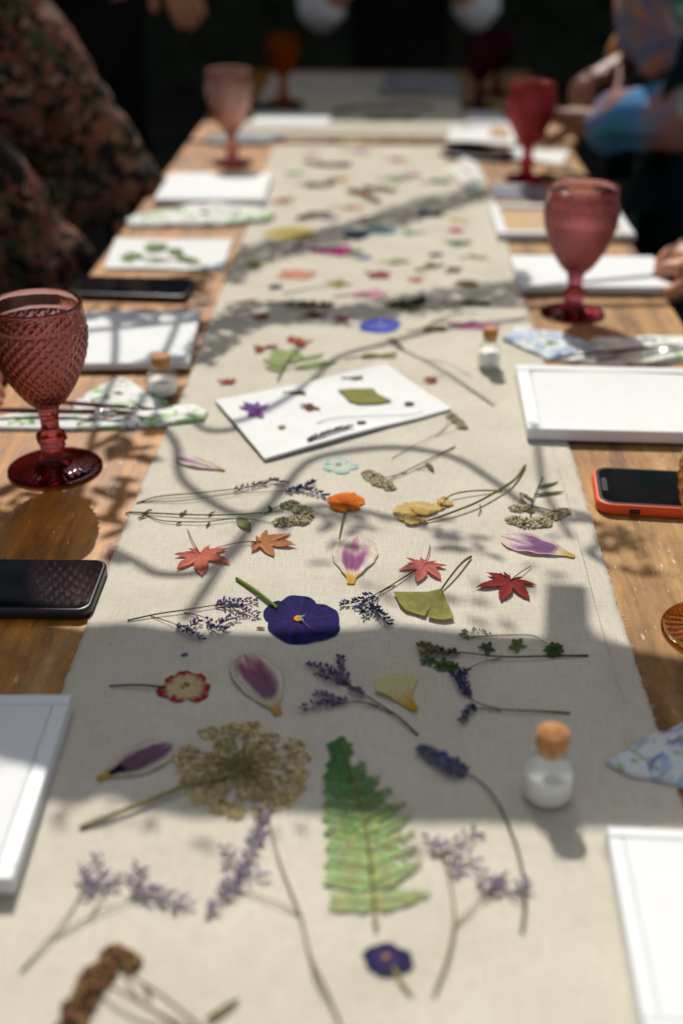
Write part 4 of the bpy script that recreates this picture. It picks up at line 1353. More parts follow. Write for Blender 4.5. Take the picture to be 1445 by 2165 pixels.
# --- statice and lavender sprigs
SG = 'pressed statice and lavender sprigs'
sprig('statice_sprig', 'statice sprig left of the purple pansy, one bare stem and two violet heads', 'sprig', [[(270, 1313), (330, 1303), (400, 1294), (455, 1285), (500, 1280)], [(320, 1304), (370, 1325), (395, 1340)], [(390, 1297), (430, 1310), (450, 1322)]],
      [([(455, 1285), (490, 1278), (545, 1276)], 26), ([(470, 1286), (510, 1292), (545, 1308)], 26), ([(375, 1325), (395, 1342), (425, 1356)], 24), ([(395, 1335), (410, 1326), (420, 1316)], 12), ([(440, 1314), (455, 1336), (480, 1335)], 22), ([(455, 1328), (480, 1318), (515, 1306)], 20)], BRN, VIO, 0.0006, SG)
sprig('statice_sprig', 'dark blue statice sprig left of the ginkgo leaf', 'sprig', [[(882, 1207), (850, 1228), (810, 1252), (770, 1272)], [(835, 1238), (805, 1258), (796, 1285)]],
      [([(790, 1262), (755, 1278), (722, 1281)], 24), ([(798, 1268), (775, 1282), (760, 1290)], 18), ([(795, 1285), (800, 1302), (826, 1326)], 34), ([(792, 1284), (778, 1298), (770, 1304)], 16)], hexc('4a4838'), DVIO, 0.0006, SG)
sprig('statice_sprig', 'violet statice sprig in the middle shade, thick brown stem to the lower right', 'sprig', [[(884, 1556), (845, 1524), (800, 1495), (755, 1464), (728, 1440)], [(800, 1496), (750, 1490), (700, 1495)], [(745, 1456), (705, 1428)], [(830, 1512), (770, 1492), (730, 1488)]],
      [([(735, 1446), (722, 1420), (720, 1388)], 26), ([(738, 1450), (700, 1425), (655, 1408)], 34), ([(732, 1452), (700, 1440), (672, 1428)], 22), ([(735, 1488), (690, 1494), (640, 1504)], 34, 0), ([(715, 1490), (690, 1478), (668, 1472)], 18), ([(770, 1478), (755, 1470), (745, 1462)], 14)], hexc('4c4238'), VIO, 0.0007, SG)
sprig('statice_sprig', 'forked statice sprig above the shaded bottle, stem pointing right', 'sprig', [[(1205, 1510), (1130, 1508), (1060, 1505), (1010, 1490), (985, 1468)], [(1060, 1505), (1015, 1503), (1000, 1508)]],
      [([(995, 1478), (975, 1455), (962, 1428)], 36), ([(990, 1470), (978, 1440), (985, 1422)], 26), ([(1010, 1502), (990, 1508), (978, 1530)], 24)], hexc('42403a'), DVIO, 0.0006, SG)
sprig('statice_sprig', 'pale forked statice sprig at the near left of the runner', 'sprig', [[(45, 2057), (95, 2005), (135, 1955), (170, 1898)], [(110, 1990), (190, 1945), (280, 1908), (330, 1895)], [(190, 1945), (225, 1890), (240, 1868)]],
      [([(165, 1905), (185, 1865), (180, 1840)], 18), ([(180, 1885), (220, 1872), (268, 1862)], 30), ([(215, 1870), (210, 1835), (203, 1812)], 10), ([(285, 1905), (292, 1875), (295, 1835)], 20), ([(290, 1895), (340, 1898), (395, 1918)], 44)], hexc('8a7c66'), SUNVIO, 0.0007, SG, (0.0062, 0.0018))
sprig('statice_sprig', 'tall statice spike with a long curving stem, left of the fern', 'sprig', [[(722, 2175), (690, 2100), (655, 2025), (636, 1945), (600, 1850), (580, 1785), (566, 1720)], [(634, 1940), (580, 1912), (510, 1885)], [(655, 2025), (672, 2090), (716, 2150)]],
      [([(545, 1780), (552, 1745), (558, 1710)], 30), ([(500, 1860), (530, 1810), (548, 1770)], 40), ([(470, 1900), (500, 1870), (560, 1850)], 26), ([(435, 1948), (465, 1905), (495, 1870)], 26), ([(500, 1850), (486, 1820), (480, 1798)], 14)], hexc('8a7a5e'), SUNVIO, 0.0007, SG, (0.0062, 0.0018))
sprig('statice_sprig', 'pale statice sprig with three heads at the near right of the runner', 'sprig', [[(918, 2108), (944, 2040), (960, 1965), (955, 1890), (940, 1830), (930, 1810)], [(960, 1966), (1000, 1925), (1030, 1898)], [(1030, 1898), (1065, 1890), (1108, 1896)]],
      [([(932, 1815), (960, 1795), (1010, 1765)], 30), ([(935, 1820), (918, 1800), (910, 1775)], 14), ([(950, 1850), (965, 1840), (1000, 1824)], 22), ([(1018, 1902), (1020, 1880), (1022, 1855)], 12), ([(1030, 1895), (1050, 1880), (1060, 1860)], 22), ([(1070, 1890), (1105, 1892), (1112, 1870)], 14)], hexc('9a9068'), SUNVIO, 0.0008, SG, (0.0062, 0.0018))
sprig('lavender_stem', 'lavender with one thick grey-blue head and a long curving stem, left of the shaded bottle', 'lavender', [[(1104, 1976), (1110, 1900), (1092, 1800), (1052, 1705), (1010, 1655), (975, 1635)]],
      [([(985, 1640), (950, 1620), (905, 1598)], 90), ([(980, 1648), (945, 1630), (910, 1608)], 60), ([(920, 1605), (905, 1596), (892, 1590)], 40)], hexc('4e5038'), [(hexc('6a686a'), hexc('74728c')), (hexc('787472'), hexc('8a86a0')), (hexc('4e5674'), hexc('5468a4'))], 0.0008, SG, (0.0046, 0.0024))
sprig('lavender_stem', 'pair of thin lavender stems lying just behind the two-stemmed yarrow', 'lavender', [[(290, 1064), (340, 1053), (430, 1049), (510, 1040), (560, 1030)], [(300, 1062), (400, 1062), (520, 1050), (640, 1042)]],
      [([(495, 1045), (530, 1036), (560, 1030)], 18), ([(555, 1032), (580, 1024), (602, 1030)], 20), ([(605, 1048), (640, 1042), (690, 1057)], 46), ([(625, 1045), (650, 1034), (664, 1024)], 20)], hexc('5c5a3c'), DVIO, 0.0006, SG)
sprig('statice_sprig', 'long thin dry stalk running from the card to the right bottle', 'sprig', [[(1045, 860), (960, 800), (880, 755), (830, 724)], [(900, 764), (950, 775), (1000, 800)]],
      [([(850, 740), (838, 730), (826, 722)], 16)], hexc('7c7458'), [(hexc('3c3a34'), hexc('46443c'))], 0.0005, SG)

# --- yarrow: small tight umbels
def knobs(m, cpx, n, spread, size, cols, zmax=0.004, ell=1.0, up=0.9):
    c = W2(cpx)
    sx = spread
    for i in range(n):
        a = rnd.uniform(0, 2 * math.pi); r = spread * math.sqrt(rnd.random())
        x, y = c.x + r * math.cos(a), c.y + r * math.sin(a) * ell
        z = sz(x, y) + zmax * (1 - (r / spread) ** 2) * rnd.uniform(0.4, 1.0)
        col = rnd.choice(cols); k = rnd.uniform(0.75, 1.2)
        d = Vector((math.cos(a) * r / spread, math.sin(a) * r / spread, 0)) * rnd.uniform(0.3, 1.2) + Vector((rnd.uniform(-0.5, 0.5), rnd.uniform(-0.5, 0.5), up * rnd.uniform(0.3, 1.2)))
        spindle(m, Vector((x, y, z)), d, size * rnd.uniform(0.8, 1.3), size * rnd.uniform(0.8, 1.3), tuple(q * k * 0.8 for q in col), tuple(min(1, q * k) for q in col))
YAR = [hexc('cfc69c'), hexc('e2d8b6'), hexc('b2a87e'), hexc('ece4c8')]
def yarrow(label, stems, heads, leaves=(), col=hexc('5c5c38'), r=0.0007):
    t = thing('yarrow_sprig', label, 'sprig', at_of(stems[0][0]), 'pressed yarrow sprigs')
    m = MB()
    for i, s in enumerate(stems):
        stem(m, s, r * (1 if i == 0 else 0.75), col)
    m.build('stem', M['plant'], t)
    for (c, n, sp) in heads:
        m = MB(); knobs(m, c, int(n * 2.2), sp * 0.92, 0.0021, YAR, 0.003, 0.8, 0.5); m.build('flower_head', M['plant'], t)
    for l in leaves:
        leafp(t, *l)
    return t
yarrow('yarrow sprig with two parallel stems and grey heads, left of the orange flower', [[(266, 1083), (330, 1088), (420, 1094), (500, 1096), (560, 1092), (600, 1088)], [(310, 1090), (350, 1105), (430, 1108), (510, 1103), (590, 1112)], [(560, 1092), (590, 1080), (610, 1074)]],
       [((614, 1074), 46, 0.008), ((640, 1085), 50, 0.0085), ((598, 1110), 44, 0.008), ((632, 1106), 56, 0.009), ((648, 1098), 30, 0.006)],
       [((300, 1088), (322, 1080), 0.3, hexc('70704a')), ((312, 1090), (292, 1098), 0.3, hexc('70704a')), ((380, 1092), (396, 1082), 0.35, hexc('66683e')), ((385, 1106), (372, 1112), 0.35, hexc('66683e')), ((440, 1094), (456, 1086), 0.3, hexc('66683e')),
        ((445, 1107), (436, 1116), 0.3, hexc('66683e')), ((505, 1100), (530, 1126), 0.45, hexc('7c8058')), ((575, 1088), (568, 1076), 0.3, hexc('66683e'))])
yarrow('yarrow sprig with a tan head hanging left, right of the turquoise flower', [[(962, 948), (900, 980), (850, 1003), (815, 1020)], [(880, 992), (908, 992), (915, 1000)], [(860, 1000), (830, 1010), (800, 1014)]],
       [((790, 1010), 50, 0.009), ((808, 1022), 60, 0.009), ((780, 1002), 34, 0.006), ((824, 1032), 26, 0.005)], [((900, 981), (918, 998), 0.25, hexc('70704a'))], hexc('7a7050'))
yarrow('yarrow sprig with a broad flat head, by the right runner edge', [[(1122, 1096), (1124, 1070), (1135, 1040), (1148, 1008)], [(1122, 1080), (1100, 1050), (1112, 1045)], [(1124, 1070), (1160, 1082), (1180, 1085)], [(1112, 1062), (1100, 1062), (1095, 1075)]],
       [((1095, 1077), 40, 0.007), ((1112, 1076), 22, 0.004), ((1090, 1102), 44, 0.008), ((1115, 1108), 60, 0.010), ((1142, 1106), 60, 0.010), ((1168, 1092), 44, 0.008), ((1190, 1084), 44, 0.007)],
       [((1138, 1032), (1182, 1018), 0.16, hexc('6a6c44')), ((1132, 1048), (1192, 1042), 0.20, hexc('6a6c44')), ((1128, 1060), (1098, 1042), 0.16, hexc('6a6c44')), ((1126, 1086), (1112, 1066), 0.5, hexc('84885e'))])
yarrow('pale tiny-headed sprig beside the near right edge of the white card', [[(830, 970), (880, 945), (930, 918), (960, 890)], [(920, 924), (950, 918), (975, 905)], [(930, 918), (945, 900), (952, 880)]],
       [((956, 882), 30, 0.006), ((968, 892), 30, 0.006), ((978, 904), 24, 0.005)], [], hexc('9a9478'), 0.0004)

# --- dried yellow flower with two stems
t = thing('dried_yellow_flower', 'dried pale yellow flower on two stems joining a green stalk', 'flower', at_of((880, 1085)))
m = MB()
stem(m, [(1110, 988), (1090, 1018), (1062, 1040), (1010, 1070), (950, 1092), (900, 1105)], 0.0013, hexc('7c7a34'), 0.45, 0, 0.003)
stem(m, [(1062, 1038), (1000, 1045), (955, 1054), (930, 1070)], 0.0008, hexc('8a7c3c'), 0.3, 0, 0.003)
stem(m, [(1015, 1068), (1016, 1080), (1012, 1092)], 0.0006, hexc('8a8a3c'))
m.build('stem', M['plant'], t)
YEL = hexc('d4b878'); YEL2 = hexc('b88c48')
for (b_, tp, w) in (((880, 1092), (850, 1068), 0.8), ((885, 1090), (876, 1062), 0.8), ((880, 1095), (840, 1090), 0.75), ((884, 1098), (860, 1110), 0.7), ((890, 1092), (905, 1068), 0.8), ((888, 1100), (900, 1108), 0.8), ((900, 1085), (950, 1064), 0.35), ((930, 1070), (952, 1060), 0.9)):
    m = MB(); bw, tw_ = W2(b_), W2(tp); sd = rnd.uniform(0, 50)
    blade(m, bw, tw_, w * (tw_ - bw).length * 1.3, lambda u: 0.25 + 0.8 * math.sin(math.pi * min(0.97, u ** 1.2)) ** 0.7, lambda u, v: mix(YEL2, YEL, sstep(0.0, 0.6, u) + 0.3 * fnoise(u * 5, v * 3, 1, sd)),
          lambda u, v: 0.0035 * abs(fnoise(u * 3, v * 2, 1, sd)), 10, 8, 0.0005, 0.05, rnd.uniform(0, 0.003), 0.2, sd)
    m.build('petal', M['plant'], t)

# --- orange flower
t = thing('orange_flower', 'bright orange flower with a short green stem', 'flower', at_of((732, 1066)))
m = MB(); stem(m, [(736, 1082), (727, 1100), (718, 1140)], 0.0010, hexc('6a8034'), 0.5); m.build('stem', M['plant'], t)
for (b_, tp, w, lf) in (((732, 1068), (703, 1052), 1.1, 0), ((732, 1066), (740, 1046), 1.2, 0.0006), ((734, 1068), (766, 1056), 1.0, 0.0003), ((732, 1070), (700, 1080), 0.8, 0.0010), ((734, 1070), (756, 1082), 1.0, 0.0012), ((733, 1068), (716, 1086), 0.9, 0.0014)):
    m = MB(); bw, tw_ = W2(b_), W2(tp); sd = rnd.uniform(0, 50)
    blade(m, bw, tw_, w * (tw_ - bw).length, lambda u: 0.2 + 0.85 * math.sin(math.pi * min(0.96, u ** 1.3)) ** 0.6, lambda u, v: mix(hexc('b85018'), hexc('e8821c'), u + 0.5 * fnoise(u * 5, v * 4, 1, sd)),
          lambda u, v: 0.0035 * abs(fnoise(u * 3, v * 2, 1, sd)) * u, 10, 8, 0.0004, 0, lf, 0.15, sd)
    m.build('petal', M['plant'], t)

# --- simple five-petal and ruffled flowers
def flower(name, label, cpx, rad, npet, c_in, c_out, stem_px=None, stem_col=DGR, ruffle=0.15, wid=1.1, group=None, cat='flower', eye=None, sr=0.0007):
    c = W2(cpx)
    t = thing(name, label, cat, at_of(cpx), group)
    if stem_px:
        m = MB(); stem(m, stem_px, sr, stem_col, 0.1); m.build('stem', M['plant'], t)
    for i in range(npet):
        a = 2 * math.pi * i / npet + rnd.uniform(-0.15, 0.15)
        l = rad * rnd.uniform(0.88, 1.1)
        m = MB(); sd = rnd.uniform(0, 60)
        blade(m, c, (c.x + math.cos(a) * l, c.y + math.sin(a) * l), wid * l * 6.3 / npet * 0.75, lambda u: 0.12 + 0.95 * math.sin(math.pi * min(0.93, u ** 1.4 * 0.93 + 0.02)) ** 0.7,
              lambda u, v: mix(c_in, c_out, sstep(0.50, 0.88, u + 0.30 * fnoise(v * 7, u * 2, 1, sd))), lambda u, v: 0.0016 * abs(fnoise(u * 4, v * 4, 1, sd)) * u, 12, 10, 0.0004, 0, 0.0003 * (i % 3), ruffle, sd)
        m.build('petal', M['plant'], t)
    m = MB(); knobs(m, cpx, 14, rad * 0.14, 0.0012, [eye or hexc('a8a050')], 0.0025); m.build('eye', M['plant'], t)
    return t
flower('pink_edged_flower', 'small cream flower with crimson edges and a thin dark stem', (392, 1452), 0.0175, 7, hexc('d8c494'), hexc('a01c3c'), [(352, 1455), (300, 1454), (232, 1453)], hexc('4a3a34'), 0.25)
flower('turquoise_flower', 'pale turquoise pressed flower below the white card', (716, 984), 0.0165, 5, hexc('cfd8c8'), hexc('a8cfc6'), ruffle=0.55, wid=0.8)

# --- yellow petal with a torn edge
m = MB()
yp = [(796, 1440), (812, 1436), (838, 1428), (860, 1434), (883, 1437), (876, 1456), (870, 1476), (878, 1494), (887, 1508), (872, 1508), (850, 1494), (820, 1478), (795, 1469)]
cpy = W2((842, 1462))
def ycf(s, k, v):
    d = (Vector((v.x, v.y)) - W2((886, 1508))).length
    return mix(hexc('c89820'), hexc('d8cf9a'), sstep(0.002, 0.030, d) + 0.2 * fnoise(v.x, v.y, 200))
fan(m, [W2(p) for p in yp], cpy, ycf, lambda s, k, v: 0.0028 * s * s * (0.5 + fnoise(v.x, v.y, 70)) + 0.0006, 7, 0.0005)
tag(m.build('yellow_petal', M['plant'], loc=at_of((842, 1462))), 'pale yellow petal with a torn top, right of the middle statice', 'petal')

# --- green herb sprig
t = thing('herb_sprig', 'thin dark herb stem with small green leaves and dry flowers, at the right', 'sprig', at_of((1243, 1388)))
m = MB()
stem(m, [(1244, 1388), (1150, 1391), (1055, 1393), (980, 1385), (900, 1378)], 0.0007, hexc('4e4230'))
stem(m, [(1060, 1393), (1020, 1405), (985, 1418)], 0.0004, hexc('4e4230'))
stem(m, [(980, 1350), (1040, 1348), (1120, 1347), (1150, 1360), (1185, 1380)], 0.0004, hexc('7a6c50'))
m.build('stem', M['plant'], t)
for k, (x, y, n, s, c1) in enumerate(((1030, 1374, 5, 20, '3e5a30'), (1094, 1366, 5, 22, '6c7a38'), (1172, 1376, 9, 24, '44602e'), (905, 1400, 6, 18, '4a6a34'), (935, 1408, 7, 20, '4a6a34'), (958, 1414, 6, 18, '3c5a2c'), (985, 1345, 3, 16, '8a8a50'))):
    for i in range(n):
        a = 2 * math.pi * (i + rnd.random() * 0.6) / n
        leafp(t, (x + 3 * math.cos(a), y + 2 * math.sin(a)), (x + s * math.cos(a), y + s * 0.72 * math.sin(a)), 0.55, hexc(c1), 'leaflet')
m = MB()
florets(m, [(950, 1388), (915, 1378), (888, 1372)], 30, 0.0048, 0.0022, [(hexc('6a5a40'), hexc('8e7c58')), (hexc('4c3e30'), hexc('a08c66'))])
florets(m, [(975, 1390), (940, 1385), (890, 1388)], 26, 0.0044, 0.0020, [(hexc('6a5a40'), hexc('8e7c58')), (hexc('3c3228'), hexc('6a4a58'))])
florets(m, [(1040, 1348), (1010, 1344), (975, 1348)], 16, 0.004, 0.0012, [(hexc('6a5a40'), hexc('9a8a60'))])
m.build('dry_flowers', M['plant'], t, kind='stuff')

# --- Queen Anne's lace
t = thing('lace_umbel', 'broad khaki lace umbel with a long pale stem', 'flower', at_of((510, 1640)))
m = MB(); stem(m, [(170, 1753), (240, 1730), (320, 1700), (400, 1668), (470, 1650), (510, 1632)], 0.0012, hexc('9a9460'), -0.2, 0, 0.002); m.build('stem', M['plant'], t)
cen_ = (512, 1630)
UM = []
for ring, n in ((0.32, 7), (0.62, 11), (0.95, 16)):
    for i in range(n):
        a = 2 * math.pi * (i + 0.5 * rnd.random()) / n + ring
        rr = ring * rnd.uniform(0.88, 1.10)
        UM.append((512 + 128 * rr * math.cos(a), 1628 - 92 * rr * math.sin(a), 0.0055 + 0.0012 * rnd.random()))
UM += [(385, 1605, 0.0042), (520, 1548, 0.006), (632, 1638, 0.0055), (425, 1685, 0.006), (600, 1690, 0.006)]
LACE = [hexc('f0daa0'), hexc('f6e4b4'), hexc('e0c684'), hexc('f2dea8')]
m = MB()
for (x, y, s) in UM:
    stem(m, [cen_, ((x + cen_[0]) / 2, (y + cen_[1]) / 2 - 2), (x, y)], 0.00045, hexc('8a8450'), 0.3, 0.0008, 0.002)
m.build('ray_stems', M['plant'], t, kind='stuff')
for (x, y, s) in UM:
    m = MB(); knobs(m, (x, y), 42, s * 0.92, 0.0021, LACE, 0.0014, 1.0, 0.3); m.build('umbellet', M['plant'], t)

# --- fern frond
t = thing('fern_frond', 'green fern frond pointing away from the camera, half in sunlight', 'fern', at_of((790, 1910)))
m = MB(); stem(m, [(795, 1968), (790, 1905), (780, 1800), (762, 1700), (735, 1610), (715, 1568)], 0.0011, hexc('8a8c4a'), 0.7, 0.001, 0.0); m.build('rachis', M['plant'], t)
ax_px = catmull([Vector((790, 1912, 0)), Vector((780, 1800, 0)), Vector((762, 1700, 0)), Vector((735, 1610, 0)), Vector((714, 1568, 0))], 10)
def axis_at(f):
    k = f * (len(ax_px) - 1.001); i = int(k)
    return ax_px[i].lerp(ax_px[i + 1], k - i)
LB = [(1568, 712), (1600, 702), (1640, 690), (1700, 686), (1800, 692), (1890, 696), (1920, 700)]
RB = [(1568, 718), (1600, 752), (1640, 800), (1700, 856), (1760, 880), (1820, 894), (1875, 912), (1920, 904)]
def bound(tab, y):
    for (y0, x0), (y1, x1) in zip(tab, tab[1:]):
        if y0 <= y <= y1:
            return x0 + (x1 - x0) * (y - y0) / (y1 - y0)
    return tab[-1][1] if y > tab[-1][0] else tab[0][1]
NP = 13
for i in range(NP):
    f = (i / NP) ** 0.95
    p = axis_at(f)
    for sd_ in (-1, 1):
        rise = (46 if sd_ > 0 else 18) * (1 - 0.35 * f)
        if i == 0:
            rise = 18 if sd_ > 0 else 2
        ytip = max(1569, p.y - rise)
        xt = bound(RB if sd_ > 0 else LB, ytip)
        if sd_ > 0 and 0 < i < 6:
            xt += rnd.uniform(-10, 6)
        if sd_ < 0:
            xt += rnd.uniform(-4, 5)
        tipx = Vector((xt, ytip, 0))
        if abs(tipx.x - p.x) < 6:
            continue
        m = MB()
        L_px = (tipx - p).length
        n = max(5, int(L_px / 8.5))
        base = W2((p.x, p.y)); tp = W2((tipx.x, tipx.y))
        ax = (tp - base); L_ = ax.length; ax.normalize(); ac = Vector((-ax.y, ax.x))
        col0 = mix(hexc('b6c68c'), hexc('5c9058'), sstep(0.1, 0.85, f + 0.12 * rnd.random()))
        lf_ = rnd.uniform(0.0, 0.0007)
        pts_ = [Vector((q.x, q.y, sz(q.x, q.y) + 0.0010 + lf_)) for q in (base, base.lerp(tp, 0.5), tp)]
        m.tube(pts_, lambda s: 0.0005 * (1 - 0.7 * s), 4, mix(hexc('b0b070'), hexc('6a8a50'), f))
        cut = 1.0 if sd_ > 0 else 0.0
        for k in range(n + 1):
            s = (k + 0.35) / (n + 1)
            q = base + ax * (L_ * s)
            wl = (0.0074 - 0.0012 * f) * (1 - s * (0.95 if sd_ > 0 else 0.35)) ** 0.6 * rnd.uniform(0.8, 1.08) + 0.0004
            for e in (-1, 1):
                if 1 < i < 8 and rnd.random() < 0.10:
                    continue
                tip2 = q + ac * (e * wl) + ax * (wl * 0.5)
                if sd_ < 0:                                   # the left pinnae were trimmed straight
                    lim = base + ax * L_
                    if (tip2 - lim).dot(ax) > 0:
                        tip2 -= ax * (tip2 - lim).dot(ax)
                c1 = tuple(x * rnd.uniform(0.82, 1.15) for x in col0)
                tl = rnd.uniform(-0.0002, 0.0007)
                blade(m, q, tip2, wl * 0.44, lambda u: 0.45 + 0.6 * math.sin(math.pi * min(0.94, 0.1 + 0.9 * u)) ** 0.7 if u < 0.97 else 0.25, lambda u, v: tuple(x * (0.86 + 0.25 * abs(v)) for x in c1),
                      lambda u, v: tl * u + 0.0005 * abs(v), 4, 2, 0.0002, 0, 0.0006 + lf_)
        m.build('pinna', M['plant'], t, smooth=False)

# --- brown dried head at the bottom left
t = thing('dried_flower_head', 'brown dried flower head with wiry stems at the bottom left corner', 'flower', at_of((250, 2060)))
m = MB()
stem(m, [(430, 2180), (350, 2130), (290, 2090), (250, 2030)], 0.0009, hexc('8a6c48'), 0.3, 0, 0.006)
stem(m, [(380, 2180), (300, 2140), (240, 2110), (205, 2090)], 0.0009, hexc('8a6c48'), 0.3, 0, 0.006)
stem(m, [(320, 2115), (310, 2095), (305, 2082)], 0.0007, hexc('8a6c48'))
m.build('stem', M['plant'], t)
for (x, y, n, s) in ((245, 2028, 60, 0.0070), (275, 2040, 20, 0.004), (205, 2072, 60, 0.0075), (185, 2105, 60, 0.0075), (165, 2140, 60, 0.008), (150, 2175, 60, 0.008), (225, 2055, 30, 0.005)):
    m = MB(); knobs(m, (x, y), n // 2 + 14, s * 0.8, 0.0034, [hexc('8a6a44'), hexc('a88452'), hexc('705434'), hexc('946450')], 0.005, 1.0, 0.9); m.build('flower_head', M['plant'], t)
leafp(t, (435, 2165), (508, 2116), 0.18, hexc('7c7448'))

# --- seeds and crumbs
def scrap(name, label, px, l, w, col, a=0.3, cat='petal', group=None):
    c = W2(px)
    m = MB(); sd = rnd.uniform(0, 60)
    d = Vector((math.cos(a), math.sin(a)))
    ac = Vector((-d.y, d.x))
    if l < 0.012:
        d2 = d * l / 2
        blade(m, c - d2, c + d2, w, lambda u: 0.25 + 0.8 * math.sin(math.pi * min(0.97, 0.03 + u)) ** 0.7, lambda u, v: tuple(x * (0.85 + 0.4 * fnoise(u * 4, v * 3, 1, sd)) for x in col),
              lambda u, v: 0.0008 * abs(fnoise(u * 3, v * 2, 1, sd)) + 0.0006 * abs(v), 8, 6, 0.0002, 0.03, 0.0003, 0.2, sd)
    else:
        out = []
        n = 40
        nl = rnd.choice((3, 4, 5)); ph = rnd.uniform(0, 6)
        amp = 0.30 if cat == 'leaf' else 0.18
        for k in range(n):
            t_ = 2 * math.pi * k / n
            r = 1 + amp * math.cos(nl * t_ + ph) + 0.16 * fnoise(math.cos(t_) * 2, math.sin(t_) * 2, 1, sd) + 0.12 * fnoise(math.cos(t_) * 6, math.sin(t_) * 6, 1, sd)
            p = c + d * (math.cos(t_) * r * l * 0.5) + ac * (math.sin(t_) * r * w * 0.5)
            out.append((p.x, p.y))
        dk = tuple(x * 0.6 for x in col)
        fan(m, out, c, lambda s_, k, v: tuple(x * (0.92 + 0.5 * fnoise(v.x, v.y, 160, sd)) for x in mix(dk, col, sstep(0.0, 0.5, s_ + 0.4 * fnoise(v.x, v.y, 120, sd + 3)))),
            lambda s_, k, v: 0.0022 * s_ * s_ * max(0, 0.4 + fnoise(v.x, v.y, 60, sd)), 6, 0.0002)
        if cat in ('leaf', 'flower', 'petal') and rnd.random() < 0.6:
            e = c - d * l * rnd.uniform(0.8, 1.2) + ac * l * rnd.uniform(-0.3, 0.3)
            st = [c, c.lerp(e, 0.5) + ac * l * 0.06, e]
            m.tube([Vector((q.x, q.y, sz(q.x, q.y) + 0.0008)) for q in st], 0.0007, 5, hexc('7a7450'))
    return tag(m.build(name, M['plant'], loc=at_of(px)), label, cat, group)
scrap('seed', 'tiny tan seed lying left of the purple pansy', (552, 1331), 0.006, 0.0026, hexc('a08858'), 0.0, 'seed')
scrap('fallen_floret', 'tiny violet floret fallen above the red-edged flower', (391, 1387), 0.005, 0.0026, hexc('6a5a94'), 0.5, 'floret')

# --- on the white card
ztab['card'] = True
t = thing('purple_flower', 'purple star-shaped flower stuck on the left of the white card', 'flower', at_of((540, 868)))
for (tp, w, c1) in (((505, 862), 0.4, '7a4aa0'), ((515, 852), 0.35, '5a4a8a'), ((530, 884), 0.5, '8a5ab0'), ((570, 858), 0.4, 'b07ac0'), ((556, 885), 0.5, 'a06ab8'), ((545, 852), 0.35, '6a4a9a')):
    leafp(t, (540, 868), tp, w, hexc(c1), 'petal')
scrap('brown_leaf', 'curved brown leaf piece on the white card', (655, 862), 0.018, 0.010, hexc('7a4a34'), -0.5, 'leaf')
m = MB()
fan(m, [W2(p) for p in ((714, 826), (740, 824), (790, 823), (800, 836), (830, 850), (800, 855), (760, 856), (738, 850), (728, 838))], W2((770, 840)), lambda s, k, v: tuple(x * (1 + 0.3 * fnoise(v.x, v.y, 150)) for x in hexc('8e8a4e')), lambda s, k, v: 0.001 * s, 4, 0.0005)
tag(m.build('olive_leaf', M['plant'], loc=at_of((770, 840))), 'square olive leaf piece on the white card', 'leaf')
scrap('red_petal', 'tiny dark red petal near the right of the white card', (866, 855), 0.010, 0.007, hexc('6a2a3a'), 0.3)
scrap('yellow_petal', 'tiny yellow petal near the front of the white card', (597, 904), 0.008, 0.006, hexc('b8943c'), 0.8)
scrap('brown_petal', 'tiny brown petal near the far tip of the white card', (754, 800), 0.014, 0.007, hexc('6e5248'), 0.2)
scrap('green_leaf', 'tiny dark green leaf near the far edge of the white card', (632, 832), 0.014, 0.009, hexc('4e5a34'), 0.1, 'leaf')
scrap('dark_floret', 'dark floret at the right of the lavender on the white card', (765, 895), 0.009, 0.006, hexc('34303a'), 0.2, 'floret')
sprig('lavender_stem', 'dark dried lavender head along the front edge of the white card', 'lavender', [[(648, 936), (690, 922), (738, 908)]], [([(650, 935), (690, 921), (742, 906)], 60)], hexc('4a4648'), [(hexc('403c44'), hexc('4a4656')), (hexc('5a5048'), hexc('605a68'))], 0.0005, None, (0.0036, 0.0018))
sprig('thin_stalk', 'thin pale stalk lying across the front of the white card', 'stalk', [[(670, 896), (720, 886), (860, 880), (895, 870)]], [], hexc('8a8464'), VIO, 0.0004)
ztab['card'] = False

# --- sprig on the left paper sheet
ztab['add'] = 0.0036
t = thing('leafy_sprig', 'green leafy sprig on the white sheet at the left', 'sprig', at_of((340, 540)))
m = MB(); stem(m, [(262, 542), (330, 552), (400, 562), (412, 565)], 0.0009, hexc('5a6a3c'), 0.3, 0.0); stem(m, [(330, 520), (370, 535), (405, 560)], 0.0008, hexc('5a5040'), 0.3, 0.0); m.build('stem', M['plant'], t)
for (b_, tp, w) in (((320, 535), (350, 518), 0.7), ((335, 530), (318, 517), 0.8), ((262, 545), (280, 556), 0.6), ((300, 548), (268, 538), 0.5), ((365, 540), (378, 528), 0.8), ((370, 545), (425, 560), 0.3), ((360, 552), (300, 556), 0.25)):
    leafp(t, b_, tp, w, hexc('8aa06a'))
ztab['add'] = 0.0

